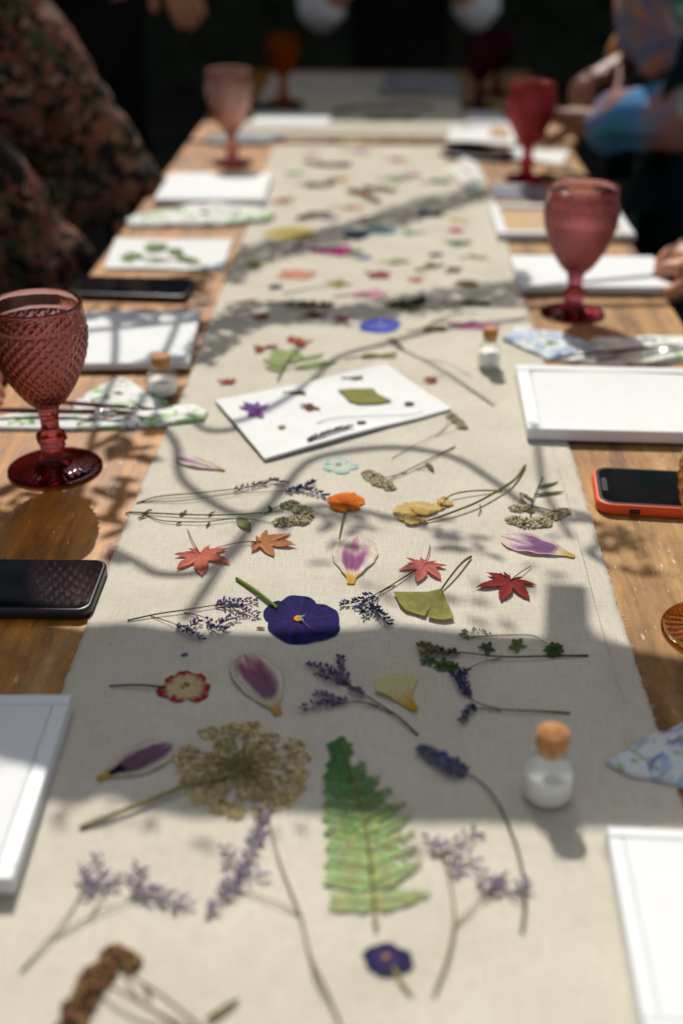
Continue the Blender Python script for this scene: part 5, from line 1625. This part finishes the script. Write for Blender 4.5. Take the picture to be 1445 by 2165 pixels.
# --- red-yellow flower sprig with oval leaflets behind the card
t = thing('leafy_flower_sprig', 'sprig of pale green oval leaves with red and yellow flowers, behind the white card', 'sprig', at_of((600, 780)))
m = MB(); stem(m, [(588, 806), (600, 780), (620, 756), (640, 738)], 0.0009, hexc('9a7c6c'), 0.3, 0.001); stem(m, [(600, 782), (640, 780), (690, 768)], 0.0006, hexc('9a9a70'), 0.3, 0.001); m.build('stem', M['plant'], t)
for (b_, tp, w) in (((605, 775), (556, 762), 0.55), ((612, 768), (580, 740), 0.6), ((618, 770), (622, 740), 0.5), ((630, 762), (686, 752), 0.32), ((624, 780), (712, 770), 0.30), ((604, 785), (560, 778), 0.4)):
    leafp(t, b_, tp, w, hexc('9aac72'))
for (b_, tp, w, c1) in (((555, 735), (535, 733), 0.7, 'c8a058'), ((556, 738), (590, 732), 0.5, '9a2a44'), ((555, 738), (545, 748), 0.7, '8a2438'), ((630, 726), (612, 714), 0.7, '9a2c30'), ((630, 726), (640, 738), 0.7, '8a2830'), ((632, 726), (662, 722), 0.4, 'b86a50'), ((628, 727), (640, 716), 0.6, 'c88a3c')):
    leafp(t, b_, tp, w, hexc(c1), 'petal')

# --- single scraps further up the runner
FAR = [
    ('olive_leaf', 'oval olive leaf behind the far tip of the white card', (803, 755), 0.030, 0.013, '8a8448', 0.25, 'leaf'),
    ('olive_leaf', 'dark olive leaf under the right end of the shadow band', (1000, 643), 0.030, 0.012, '6a6c3c', -0.1, 'leaf'),
    ('olive_leaf', 'small olive leaf near the right end of the scroll shadow', (918, 697), 0.022, 0.014, '8a7c40', 0.3, 'leaf'),
    ('olive_flower', 'brownish olive dried flower near the right runner edge', (990, 600), 0.024, 0.026, '7e7040', 0.2, 'flower'),
    ('pink_petal', 'pale pink petal in the middle of the far runner, below the orange-pink leaf', (782, 622), 0.032, 0.022, 'd494a8', 0.1, 'petal'),
    ('red_petal', 'crimson petal with a dark base, in the middle of the far runner', (803, 582), 0.022, 0.024, 'a8344e', -0.6, 'petal'),
    ('yellow_leaf', 'small yellow-green leaf left of the crimson petal', (717, 600), 0.016, 0.022, 'a8a050', 1.3, 'leaf'),
    ('salmon_petal', 'salmon petal at the left of the far runner', (628, 582), 0.038, 0.030, 'e09a80', 0.0, 'petal'),
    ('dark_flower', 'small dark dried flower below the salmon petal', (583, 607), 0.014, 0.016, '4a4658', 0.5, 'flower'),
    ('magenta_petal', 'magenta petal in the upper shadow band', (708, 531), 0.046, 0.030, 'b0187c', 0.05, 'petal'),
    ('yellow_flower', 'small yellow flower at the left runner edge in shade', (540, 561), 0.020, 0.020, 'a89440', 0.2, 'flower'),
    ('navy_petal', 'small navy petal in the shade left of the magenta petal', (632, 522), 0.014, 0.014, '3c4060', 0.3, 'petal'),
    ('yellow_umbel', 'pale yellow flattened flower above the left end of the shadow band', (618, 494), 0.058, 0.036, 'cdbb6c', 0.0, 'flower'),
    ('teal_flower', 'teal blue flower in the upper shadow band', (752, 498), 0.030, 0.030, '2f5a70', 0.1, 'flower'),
    ('teal_flower', 'pale teal flower just below the upper shadow band', (805, 488), 0.040, 0.028, '84aab0', 0.1, 'flower'),
    ('green_leaf', 'pale green leaf right of the pale teal flower', (872, 492), 0.024, 0.020, '9ab08a', 0.0, 'leaf'),
    ('pink_flower', 'bright pink flower with a cream top near the right runner edge', (965, 487), 0.018, 0.028, 'd04880', 0.9, 'flower'),
    ('cream_petal', 'cream petal just behind the bright pink flower', (970, 466), 0.020, 0.028, 'e0cfa0', 0.8, 'petal'),
    ('green_leaf', 'mid green leaf below the bright pink flower', (968, 515), 0.026, 0.020, '6a8a5c', 0.0, 'leaf'),
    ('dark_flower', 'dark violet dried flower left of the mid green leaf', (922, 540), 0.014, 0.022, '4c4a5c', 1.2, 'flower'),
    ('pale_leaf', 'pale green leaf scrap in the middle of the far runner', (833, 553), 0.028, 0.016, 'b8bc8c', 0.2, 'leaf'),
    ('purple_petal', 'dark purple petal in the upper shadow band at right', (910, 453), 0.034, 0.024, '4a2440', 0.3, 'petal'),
    ('green_leaf', 'green leaf in the sunlit far end of the runner', (842, 380), 0.030, 0.026, '98ac78', 0.2, 'leaf'),
    ('violet_petal', 'violet petal at the far end of the runner', (872, 372), 0.022, 0.026, 'a8709c', 0.6, 'petal'),
    ('green_leaf', 'small green leaf at the far left end of the runner', (622, 369), 0.026, 0.020, '7a9a6a', 0.1, 'leaf'),
    ('pink_petal', 'pale pink petal at the very end of the near runner', (765, 320), 0.026, 0.030, 'd8a0b0', 0.3, 'petal'),
    ('rose_petal', 'rose petal at the far right end of the near runner', (842, 338), 0.022, 0.030, 'c8748c', 0.5, 'petal'),
    ('green_leaf', 'grey-green leaf at the far right end of the runner', (930, 385), 0.030, 0.024, '8a9a70', 0.4, 'leaf'),
    ('pink_petal', 'long pink petal touching the blue floral napkin', (1003, 690), 0.044, 0.018, 'd080ac', -0.15, 'petal'),
    ('pink_flower', 'small pink flower on the front strip of the far runner', (660, 284), 0.030, 0.032, 'c06a70', 0.1, 'flower'),
    ('yellow_leaf', 'yellow-green leaf on the front strip of the far runner', (745, 297), 0.034, 0.030, 'b4bc78', 0.0, 'leaf'),
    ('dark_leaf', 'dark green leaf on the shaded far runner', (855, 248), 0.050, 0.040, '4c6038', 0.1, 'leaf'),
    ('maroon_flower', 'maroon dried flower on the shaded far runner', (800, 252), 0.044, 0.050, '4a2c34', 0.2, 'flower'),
]
FAR += [
    ('tan_leaf', 'tan leaf scrap left of the blue pansy row, by the runner edge', (520, 640), 0.020, 0.012, 'a08a60', 0.4, 'leaf'),
    ('peach_petal', 'peach petal at the far runner, near the orange-brown sprigs', (748, 440), 0.026, 0.020, 'd8a888', 0.2, 'petal'),
    ('lilac_petal', 'lilac petal right of the yellow umbel in the sun', (700, 462), 0.020, 0.016, 'a890b8', 0.1, 'petal'),
    ('grey_leaf', 'grey-green leaf between the magenta and teal pieces', (745, 535), 0.022, 0.014, '7c866c', 0.7, 'leaf'),
    ('rust_leaf', 'rust leaf scrap at the left of the far runner end', (600, 425), 0.024, 0.020, 'b07850', 0.5, 'leaf'),
    ('cream_petal', 'cream petal near the right runner edge, below the pink flower', (1010, 545), 0.022, 0.016, 'dccfa8', 0.2, 'petal'),
    ('blue_petal', 'small blue petal right of the magenta petal', (770, 545), 0.016, 0.014, '6a78b0', 0.2, 'petal'),
    ('brown_leaf', 'brown curled leaf at the right, above the olive dried flower', (960, 572), 0.020, 0.012, '8a6a4c', 0.9, 'leaf'),
    ('pale_petal', 'pale pink petal at the far left end of the runner', (660, 325), 0.026, 0.026, 'd8b0b0', 0.2, 'petal'),
    ('gold_petal', 'gold petal at the far end of the runner, in full sun', (720, 380), 0.024, 0.022, 'd0b060', 0.3, 'petal'),
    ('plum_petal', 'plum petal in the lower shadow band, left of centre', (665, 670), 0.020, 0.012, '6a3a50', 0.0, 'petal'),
    ('tan_leaf', 'tan leaf scrap right of the blue pansy', (870, 655), 0.018, 0.010, '9c8458', 0.2, 'leaf'),
]
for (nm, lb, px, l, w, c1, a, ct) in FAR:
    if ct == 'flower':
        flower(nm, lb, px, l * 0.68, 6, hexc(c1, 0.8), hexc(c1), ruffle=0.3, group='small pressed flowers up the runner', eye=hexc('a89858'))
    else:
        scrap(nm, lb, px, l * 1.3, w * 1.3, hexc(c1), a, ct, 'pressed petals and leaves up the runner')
LS = 'small dried sprigs up the runner'
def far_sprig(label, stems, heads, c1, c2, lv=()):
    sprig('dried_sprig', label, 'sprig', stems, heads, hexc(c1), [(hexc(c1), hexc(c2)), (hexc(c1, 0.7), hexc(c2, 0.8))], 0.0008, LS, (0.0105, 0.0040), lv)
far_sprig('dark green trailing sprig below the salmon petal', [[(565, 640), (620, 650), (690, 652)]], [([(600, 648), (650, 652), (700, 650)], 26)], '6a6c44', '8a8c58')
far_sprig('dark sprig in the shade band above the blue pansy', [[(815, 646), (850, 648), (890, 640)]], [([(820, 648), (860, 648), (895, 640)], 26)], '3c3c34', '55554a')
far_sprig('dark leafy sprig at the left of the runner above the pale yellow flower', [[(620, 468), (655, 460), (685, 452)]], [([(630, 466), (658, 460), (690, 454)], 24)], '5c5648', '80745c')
far_sprig('green two-leaved sprig right of the crimson petal', [[(880, 575), (905, 568), (935, 562)]], [], '7a8a50', '9aa86a', (((900, 570), (875, 574), 0.5, hexc('8a9a62')), ((905, 568), (942, 562), 0.4, hexc('7a8a58')), ((900, 568), (915, 555), 0.4, hexc('7a8a58'))))
far_sprig('orange-brown leafy sprig in the sun at the far runner, left one', [[(730, 405), (765, 415), (800, 432)]], [([(735, 406), (765, 414), (800, 432)], 30)], 'b08a5c', 'cfa070')
far_sprig('orange-brown leafy sprig in the sun at the far runner, right one', [[(765, 398), (800, 405), (830, 405)]], [([(770, 400), (800, 404), (832, 406)], 26)], 'b8946a', 'd8b080')
far_sprig('reddish sprig at the far left end of the runner', [[(640, 343), (680, 352), (730, 352)]], [([(642, 343), (690, 353), (740, 350)], 34)], '8a5a50', 'b07a6a')
far_sprig('brown sprig in the sun above the dark leafy sprig', [[(625, 392), (665, 396), (705, 390)]], [([(640, 394), (670, 396), (705, 390)], 22)], '7a6c58', 'a09478')
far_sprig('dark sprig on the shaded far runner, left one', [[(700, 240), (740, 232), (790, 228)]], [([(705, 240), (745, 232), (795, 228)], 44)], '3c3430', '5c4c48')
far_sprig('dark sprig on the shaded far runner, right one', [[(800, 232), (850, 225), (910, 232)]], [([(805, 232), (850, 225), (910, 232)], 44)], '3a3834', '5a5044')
far_sprig('straw-coloured stalk beside the pale pink petal', [[(600, 622), (660, 612), (720, 606)]], [], '9a8a64', 'b0a07c')
far_sprig('thin brown stalk across the lower shadow band at right', [[(905, 690), (960, 668), (1010, 662)]], [], '7a6c50', '9a8a6c')

# ------------------------------------------------------------------ PEOPLE
def skin_mesh(name, verts, edges, radii, root_i, sub=2):
    me = bpy.data.meshes.new(name)
    me.from_pydata([tuple(v) for v in verts], edges, [])
    ob = bpy.data.objects.new(name, me)
    COL.objects.link(ob)
    ob.modifiers.new('skin', 'SKIN')
    if not me.skin_vertices:
        bpy.context.view_layer.objects.active = ob
    sk = me.skin_vertices[0].data
    for i, r in enumerate(radii):
        sk[i].radius = r if isinstance(r, tuple) else (r, r)
        sk[i].use_root = (i == root_i)
    ob.modifiers['skin'].use_smooth_shade = True
    ss = ob.modifiers.new('sub', 'SUBSURF'); ss.levels = sub; ss.render_levels = sub
    dg = bpy.context.evaluated_depsgraph_get()
    new = bpy.data.meshes.new_from_object(ob.evaluated_get(dg))
    bpy.data.objects.remove(ob)
    return new

def folds(me, amp, seed):
    """push a garment's surface in and out into soft creases"""
    me.update()
    for v in me.vertices:
        c = v.co
        n1 = noise.noise(Vector((c.x * 9 + seed, c.y * 9, c.z * 22)))
        n2 = noise.noise(Vector((c.x * 26 + seed, c.y * 26, c.z * 34)))
        v.co = c + v.normal * (amp * (n1 + 0.45 * n2 - 0.5 * abs(n1)))
    me.update()
    return me
def put(me, name, mat, parent):
    me.materials.clear(); me.materials.append(mat)
    me.polygons.foreach_set('use_smooth', [True] * len(me.polygons))
    o = bpy.data.objects.new(name, me); COL.objects.link(o); o.parent = parent
    o.matrix_parent_inverse = parent.matrix_world.inverted() if False else o.matrix_parent_inverse
    o.location = -Vector(parent.location)
    return o

def hand_chain(V, E, Rr, wi, wrist, d, up, mirror, curl):
    """palm and five fingers grown from the wrist vertex wi"""
    d = d.normalized(); sdv = d.cross(up).normalized() * mirror; up = sdv.cross(d).normalized() * mirror
    V.append(wrist + d * 0.045); E.append((wi, len(V) - 1)); Rr.append((0.034, 0.016)); pi_ = len(V) - 1
    for k, (off, l) in enumerate(((-0.030, 0.062), (-0.010, 0.075), (0.010, 0.080), (0.029, 0.070))):
        b0 = wrist + d * 0.088 + sdv * off
        V.append(b0); E.append((pi_, len(V) - 1)); Rr.append(0.0105)
        ang = curl * 0.5
        p = b0; dirv = d
        for q, s in enumerate((0.45, 0.32, 0.23)):
            dirv = (d * math.cos(ang) - up * math.sin(ang))
            p = p + dirv * (l * s)
            V.append(p); E.append((len(V) - 2, len(V) - 1)); Rr.append(0.0102 - 0.0010 * q)
            ang += curl * 0.75
    b0 = wrist + d * 0.03 + sdv * 0.030
    V.append(b0); E.append((pi_, len(V) - 1)); Rr.append(0.013)
    for s, a in ((0.035, 0.75), (0.028, 0.45), (0.02, 0.3)):
        b0 = b0 + (d * math.cos(a) + sdv * math.sin(a) - up * 0.35 * curl).normalized() * s
        V.append(b0); E.append((len(V) - 2, len(V) - 1)); Rr.append(0.0100)

def person(label, pelvis, chest, head, arms, legs, top, bottom, skin='skin', hairlen=0.12, sleeve_end=1.0, face=Vector((0, -1, 0)), tr=1.0, cuff=None, sleeve_r=0.05, sleeve_mat=None, group=None):
    pelvis, chest, head = Vector(pelvis), Vector(chest), Vector(head)
    t = thing('person', label, 'person', (pelvis.x, pelvis.y, 0), group)
    neck = chest.lerp(head, 0.52)
    V, E, Rr = [], [], []
    def vt(p, r, e=None):
        V.append(Vector(p)); Rr.append(r)
        if e is not None:
            E.append((e, len(V) - 1))
        return len(V) - 1
    pv = vt(pelvis, 0.135 * tr); sp = vt(pelvis.lerp(chest, 0.5), 0.115 * tr, pv); ch = vt(chest, 0.125 * tr, sp); nk = vt(neck, 0.052, ch); vt(head - (head - neck) * 0.3, 0.052, nk)
    aend = []
    for (sh, el, wr, hd, up, mir, curl) in arms:
        sh, el, wr = Vector(sh), Vector(el), Vector(wr)
        a = vt(sh, 0.052, ch); m1 = vt(sh.lerp(el, 0.5), 0.045, a); b_ = vt(el, 0.038, m1); m2 = vt(el.lerp(wr, 0.45), 0.035, b_); w = vt(wr, 0.025, m2)
        hand_chain(V, E, Rr, w, wr, Vector(hd), Vector(up), mir, curl)
        aend.append((sh, el, wr))
    for (hp, kn, an, toe) in legs:
        h = vt(hp, 0.082 * tr, pv); k = vt(kn, 0.056, h); c = vt(Vector(kn).lerp(Vector(an), 0.35), 0.052, k); a = vt(an, 0.036, c); vt(toe, 0.034, a)
    me = skin_mesh('person_body', V, E, Rr, pv)
    # head joined into the body mesh
    f = face.normalized(); sx = f.cross(Vector((0, 0, 1))).normalized(); uz = Vector((0, 0, 1))
    hv, hf = [], []
    nu, nv = 28, 20
    for i in range(nv + 1):
        th = math.pi * i / nv
        for k in range(nu):
            ph = 2 * math.pi * k / nu
            x, y, z = math.sin(th) * math.sin(ph), math.sin(th) * math.cos(ph), math.cos(th)
            xr, yr, zr = 0.074, 0.094, 0.118
            jaw = 1 - 0.30 * sstep(0.0, -1.0, z)
            dy = 0
            if y > 0:
                dy += 0.022 * math.exp(-((x * 5) ** 2 + ((z + 0.12) * 5) ** 2)) + 0.006 * math.exp(-((x * 3.4) ** 2 + ((z + 0.47) * 9) ** 2))
                dy -= 0.010 * math.exp(-(((abs(x) - 0.42) * 5) ** 2 + ((z - 0.06) * 7) ** 2))
            ear = 0.016 * math.exp(-((y + 0.05) * 7) ** 2 - ((z + 0.02) * 5) ** 2)
            p = head + sx * (x * xr * jaw + math.copysign(ear, x) * (abs(x) > 0.8)) + f * (y * yr * (0.9 + 0.1 * jaw) + dy) + uz * (z * zr)
            hv.append(p)
    for i in range(nv):
        for k in range(nu):
            j = (k + 1) % nu
            hf.append((i * nu + k, (i + 1) * nu + k, (i + 1) * nu + j, i * nu + j))
    vs_ = [v.co.copy() for v in me.vertices] + hv
    o0 = len(me.vertices)
    fs_ = [tuple(p.vertices) for p in me.polygons] + [tuple(q + o0 for q in f_) for f_ in hf]
    m = MB(); m.add(vs_, fs_); m.build('body', M[skin], t)
    bpy.data.meshes.remove(me)
    # hair cap
    m = MB(); vs_, fs_ = [], []
    for i in range(13):
        th = math.pi * i / 16
        for k in range(nu):
            ph = 2 * math.pi * k / nu
            x, y, z = math.sin(th) * math.sin(ph), math.sin(th) * math.cos(ph), math.cos(th)
            if y > 0.25 and z < 0.45:
                y, z = 0.25, max(z, 0.35)
            dn = -hairlen * sstep(8, 12, i) if y < 0.2 else 0
            vs_.append(head + sx * (x * 0.086) + f * (y * 0.104) + uz * (z * 0.128 + 0.006 + dn))
    for i in range(12):
        for k in range(nu):
            j = (k + 1) % nu
            fs_.append((i * nu + k, (i + 1) * nu + k, (i + 1) * nu + j, i * nu + j))
    m.add(vs_, fs_); m.build('hair', M['hair'], t)
    # eyes
    for s in (-1, 1):
        m = MB(); c = head + sx * (s * 0.031) + f * 0.083 + uz * 0.008
        m.lathe([(0.001, -0.006), (0.008, -0.004), (0.010, 0), (0.008, 0.004), (0.001, 0.006)], (c.x, c.y, c.z), 10); m.build('eye', M['black'], t)
    # top with sleeves
    V2, E2, R2 = [], [], []
    def v2(p, r, e=None):
        V2.append(Vector(p)); R2.append(r)
        if e is not None:
            E2.append((e, len(V2) - 1))
        return len(V2) - 1
    hem = pelvis - (chest - pelvis) * 0.12
    a0 = v2(hem, 0.165 * tr); a1 = v2(pelvis.lerp(chest, 0.5), 0.145 * tr, a0); a2 = v2(chest, 0.150 * tr, a1); v2(neck.lerp(chest, 0.35), 0.075, a2)
    for (sh, el, wr) in aend:
        if sleeve_mat:
            q = v2(sh, 0.07, a2); continue
        q = v2(sh, 0.070, a2); q = v2(sh.lerp(el, 0.5), sleeve_r * 1.1, q); q = v2(el, sleeve_r, q)
        if sleeve_end > 0:
            q = v2(el.lerp(wr, 0.5 * sleeve_end), sleeve_r * 0.95, q); q = v2(el.lerp(wr, 0.96 * sleeve_end), sleeve_r * 0.85, q)
    put(folds(skin_mesh('top', V2, E2, R2, a0, 3), 0.016, pelvis.x), 'top', M[top], t)
    if sleeve_mat:
        for (sh, el, wr) in aend:
            me = skin_mesh('sleeve', [sh, sh.lerp(el, 0.5), el, el.lerp(wr, 0.3 * sleeve_end), el.lerp(wr, 0.6 * sleeve_end)], [(0, 1), (1, 2), (2, 3), (3, 4)], [0.072, 0.060, 0.056, 0.054, 0.052], 0)
            put(folds(me, 0.010, sh.x), 'sleeve', M[sleeve_mat], t)
    if cuff:
        for (sh, el, wr) in aend:
            q = el.lerp(wr, 0.93 * sleeve_end)
            d = (wr - el).normalized()
            m = MB()
            for k in range(3):
                m.tube([q - d * (0.012 + k * 0.022), q - d * (0.006 + k * 0.022), q - d * (0.000 + k * 0.022)], sleeve_r * 0.93, 20, cap=False)
            m.build('cuff_stripe', M[cuff], t)
    V3, E3, R3 = [pelvis], [], [0.150 * tr]
    for (hp, kn, an, toe) in legs:
        n0 = len(V3)
        V3 += [Vector(hp), Vector(hp).lerp(Vector(kn), 0.5), Vector(kn), Vector(kn).lerp(Vector(an), 0.5), Vector(an) + Vector((0, 0, 0.03))]
        R3 += [0.098 * tr, 0.085 * tr, 0.075, 0.066, 0.058]
        E3 += [(0, n0), (n0, n0 + 1), (n0 + 1, n0 + 2), (n0 + 2, n0 + 3), (n0 + 3, n0 + 4)]
    put(folds(skin_mesh('trousers', V3, E3, R3, 0, 3), 0.012, pelvis.y), 'trousers', M[bottom], t)
    for (hp, kn, an, toe) in legs:
        a_, b_ = Vector(an), Vector(toe)
        d = (b_ - a_); d.z = 0; d.normalize()
        m = MB(); m.tube([Vector((a_.x, a_.y, 0.042)) - d * 0.06, Vector((a_.x, a_.y, 0.045)), Vector((b_.x, b_.y, 0.040)), Vector((b_.x, b_.y, 0.034)) + d * 0.06], lambda s: 0.040 if 0.1 < s < 0.8 else 0.030, 12)
        m.build('shoe', M['black'], t)
    return t

def stool(label, x, y, h=0.45):
    t = thing('wooden_stool', label, 'stool', (x, y, 0), 'stools along the table')
    m = MB(); m.lathe([(0.15, h - 0.03), (0.16, h - 0.02), (0.16, h - 0.005), (0.15, h)], (x, y, 0), 28); m.build('seat', M['timber'], t)
    for k in range(4):
        a = math.pi / 4 + k * math.pi / 2
        m = MB(); m.tube([(x + 0.10 * math.cos(a), y + 0.10 * math.sin(a), h - 0.03), (x + 0.15 * math.cos(a), y + 0.15 * math.sin(a), 0)], 0.014, 8); m.build('leg', M['timber'], t)
    return t

def seated_legs(px_, py_, fx, fy, h=0.53):
    sx_, sy_ = -fy, fx
    out = []
    for s in (-0.09, 0.09):
        hp = (px_ + sx_ * s, py_ + sy_ * s, h)
        kn = (px_ + sx_ * s * 1.3 + fx * 0.40, py_ + sy_ * s * 1.3 + fy * 0.40, h - 0.02)
        an = (px_ + sx_ * s * 1.3 + fx * 0.36, py_ + sy_ * s * 1.3 + fy * 0.36, 0.075)
        toe = (px_ + sx_ * s * 1.3 + fx * 0.48, py_ + sy_ * s * 1.3 + fy * 0.48, 0.035)
        out.append((hp, kn, an, toe))
    return out
def standing_legs(px_, py_, fx, fy, h=0.90):
    sx_, sy_ = -fy, fx
    out = []
    for s in (-0.10, 0.10):
        out.append(((px_ + sx_ * s * 0.9, py_ + sy_ * s * 0.9, h - 0.04), (px_ + sx_ * s + fx * 0.02, py_ + sy_ * s + fy * 0.02, 0.48), (px_ + sx_ * s, py_ + sy_ * s, 0.075), (px_ + sx_ * s + fx * 0.13, py_ + sy_ * s + fy * 0.13, 0.035)))
    return out

# left: floral jacket, both arms slanting down to the lap beside the table
person('person in a dark floral jacket sitting at the left of the table, arms slanting down', (-1.02, 1.84, 0.55), (-0.92, 1.84, 1.05), (-0.86, 1.84, 1.36),
       [((-0.80, 2.02, 1.24), (-0.61, 2.02, 1.03), (-0.435, 1.98, 0.76), (0.1, 0.1, -0.99), (1, 0, 0.3), 1, 0.6),
        ((-0.84, 1.66, 1.14), (-0.64, 1.70, 0.90), (-0.475, 1.74, 0.66), (0.1, 0.1, -0.99), (1, 0, 0.3), -1, 0.6)],
       seated_legs(-1.02, 1.84, 1, 0), 'floral', 'floral', face=Vector((1, 0, -0.3)), hairlen=0.2, sleeve_r=0.072, sleeve_end=1.30)
fp = bpy.data.objects.get('person')
for (pa, pb, pc, hang) in (((-0.78, 2.0, 1.20), (-0.61, 2.0, 1.01), (-0.43, 1.97, 0.74), 0.20), ((-0.84, 1.66, 1.08), (-0.64, 1.68, 0.87), (-0.455, 1.72, 0.64), 0.24)):
    m = MB(); vs_, fs_ = [], []
    path = catmull([pa, pb, pc], 14)
    nx_, nz_ = len(path), 14
    for side in (0, 1):
        for i, p in enumerate(path):
            u = i / (nx_ - 1)
            for j in range(nz_ + 1):
                v = j / nz_
                w = (0.030 + 0.030 * v) * math.sin(u * 19 + 2 * v + pa[1] * 9) * (0.3 + v) + 0.012 * fnoise(u * 7, v * 4, 1, pa[1])
                vs_.append((p.x - 0.10 * v * hang / 0.2, p.y - 0.045 + w + (0.006 if side else 0) - 0.03 * v, p.z + 0.01 - hang * v * (0.55 + 0.45 * math.sin(math.pi * min(1, u + 0.15)))))
    n1 = nz_ + 1; off = nx_ * n1
    for i in range(nx_ - 1):
        for j in range(nz_):
            q = i * n1 + j
            fs_.append((q, q + 1, q + n1 + 1, q + n1)); fs_.append((off + q, off + q + n1, off + q + n1 + 1, off + q + 1))
    for i in range(nx_ - 1):
        q = i * n1 + nz_
        fs_.append((q, off + q, off + q + n1, q + n1))
    m.add(vs_, fs_); m.build('sleeve_drape', M['floral'], fp)
stool('wooden stool under the person in the floral jacket', -1.04, 1.84, 0.44)
# far centre: black apron, white rolled sleeves, forearms raised
person('person in black with rolled white sleeves at the far end of the table', (0.03, 3.72, 0.56), (0.03, 3.66, 1.06), (0.03, 3.62, 1.40),
       [((-0.20, 3.64, 1.14), (-0.20, 3.48, 0.850), (-0.03, 3.34, 1.06), (0.6, -0.3, 0.6), (0, -1, 0.3), 1, 0.6),
        ((0.26, 3.64, 1.14), (0.245, 3.48, 0.860), (0.10, 3.34, 1.06), (-0.6, -0.3, 0.6), (0, -1, 0.3), -1, 0.6)],
       seated_legs(0.03, 3.72, 0, -1), 'black_cloth', 'black_cloth', face=Vector((0, -1, -0.2)), sleeve_mat='white_cloth', sleeve_end=0.55)
stool('wooden stool under the person in black with white sleeves', 0.03, 3.74, 0.44)
# far left: dark clothes, one hand seen
person('person in black standing at the far left corner, one hand hanging forward', (-0.78, 3.12, 0.92), (-0.74, 3.06, 1.32), (-0.70, 3.02, 1.62),
       [((-0.56, 3.02, 1.40), (-0.56, 2.98, 1.16), (-0.50, 2.90, 1.05), (0.35, -0.1, -0.9), (0, -1, 0.2), 1, 0.35),
        ((-0.92, 3.10, 1.40), (-0.98, 3.06, 1.14), (-0.92, 2.96, 0.95), (0.2, -0.1, -1), (0, -1, 0), -1, 0.4)],
       standing_legs(-0.78, 3.12, 0.2, -0.98), 'black_cloth', 'black_cloth', face=Vector((0.3, -1, -0.2)), sleeve_end=0.85)
# right: tie-dye jacket
person('person in a tie-dyed jacket standing at the right, hands over the table', (0.555, 2.26, 0.90), (0.515, 2.26, 1.28), (0.46, 2.26, 1.62),
       [((0.53, 2.08, 1.33), (0.60, 2.02, 0.885), (0.355, 2.13, 0.832), (-0.8, 0.25, 0.15), (0, 0.3, 1), 1, 1.9),
        ((0.52, 2.43, 1.33), (0.56, 2.46, 0.99), (0.43, 2.33, 0.90), (-0.7, -0.4, -0.2), (0, 0.3, 1), -1, 1.9)],
       standing_legs(0.58, 2.26, -1, 0), 'tiedye', 'teal_cloth', skin='skin_dark', face=Vector((-1, 0, -0.3)), sleeve_end=1.12, sleeve_r=0.064, tr=1.12, hairlen=0.2)
# right edge: navy sleeve, clenched hand on the table edge
person('person in a navy knit with white cuff stripes, clenched hand on the right table edge', (0.95, 1.20, 0.55), (0.84, 1.24, 1.04), (0.80, 1.25, 1.36),
       [((0.76, 1.42, 1.12), (0.68, 1.60, 0.83), (0.455, 1.56, 0.790), (-0.8, -0.5, -0.1), (0, 0, 1), 1, 2.0),
        ((0.78, 1.06, 1.12), (0.54, 1.20, 0.72), (0.425, 1.43, 0.772), (-0.5, 0.85, 0.05), (0, 0, 1), -1, 1.9)],
       seated_legs(0.95, 1.20, -1, 0), 'navy', 'black_cloth', face=Vector((-1, 0, -0.3)), sleeve_end=1.02, sleeve_r=0.043, cuff='white_cloth')
stool('wooden stool under the person in the navy knit', 0.97, 1.20, 0.44)
# left edge: a hand just behind the plum goblet
person('person in black sitting at the left edge, fingers just behind the plum goblet', (-1.02, 1.06, 0.55), (-0.92, 1.07, 1.04), (-0.86, 1.08, 1.36),
       [((-0.82, 1.24, 1.12), (-0.70, 1.20, 0.84), (-0.535, 1.11, 0.79), (0.95, -0.1, -0.1), (0, 0, 1), 1, 0.35),
        ((-0.86, 0.90, 1.12), (-0.80, 0.86, 0.84), (-0.62, 0.90, 0.66), (0.9, 0.2, -0.2), (0, 0, 1), -1, 0.6)],
       seated_legs(-1.02, 1.06, 1, 0), 'black_cloth', 'black_cloth', face=Vector((1, 0, -0.3)), sleeve_end=0.9, sleeve_r=0.043)
stool('wooden stool under the person at the left edge', -1.04, 1.06, 0.44)

for o in bpy.data.objects:
    if '_at' in o:
        del o['_at']
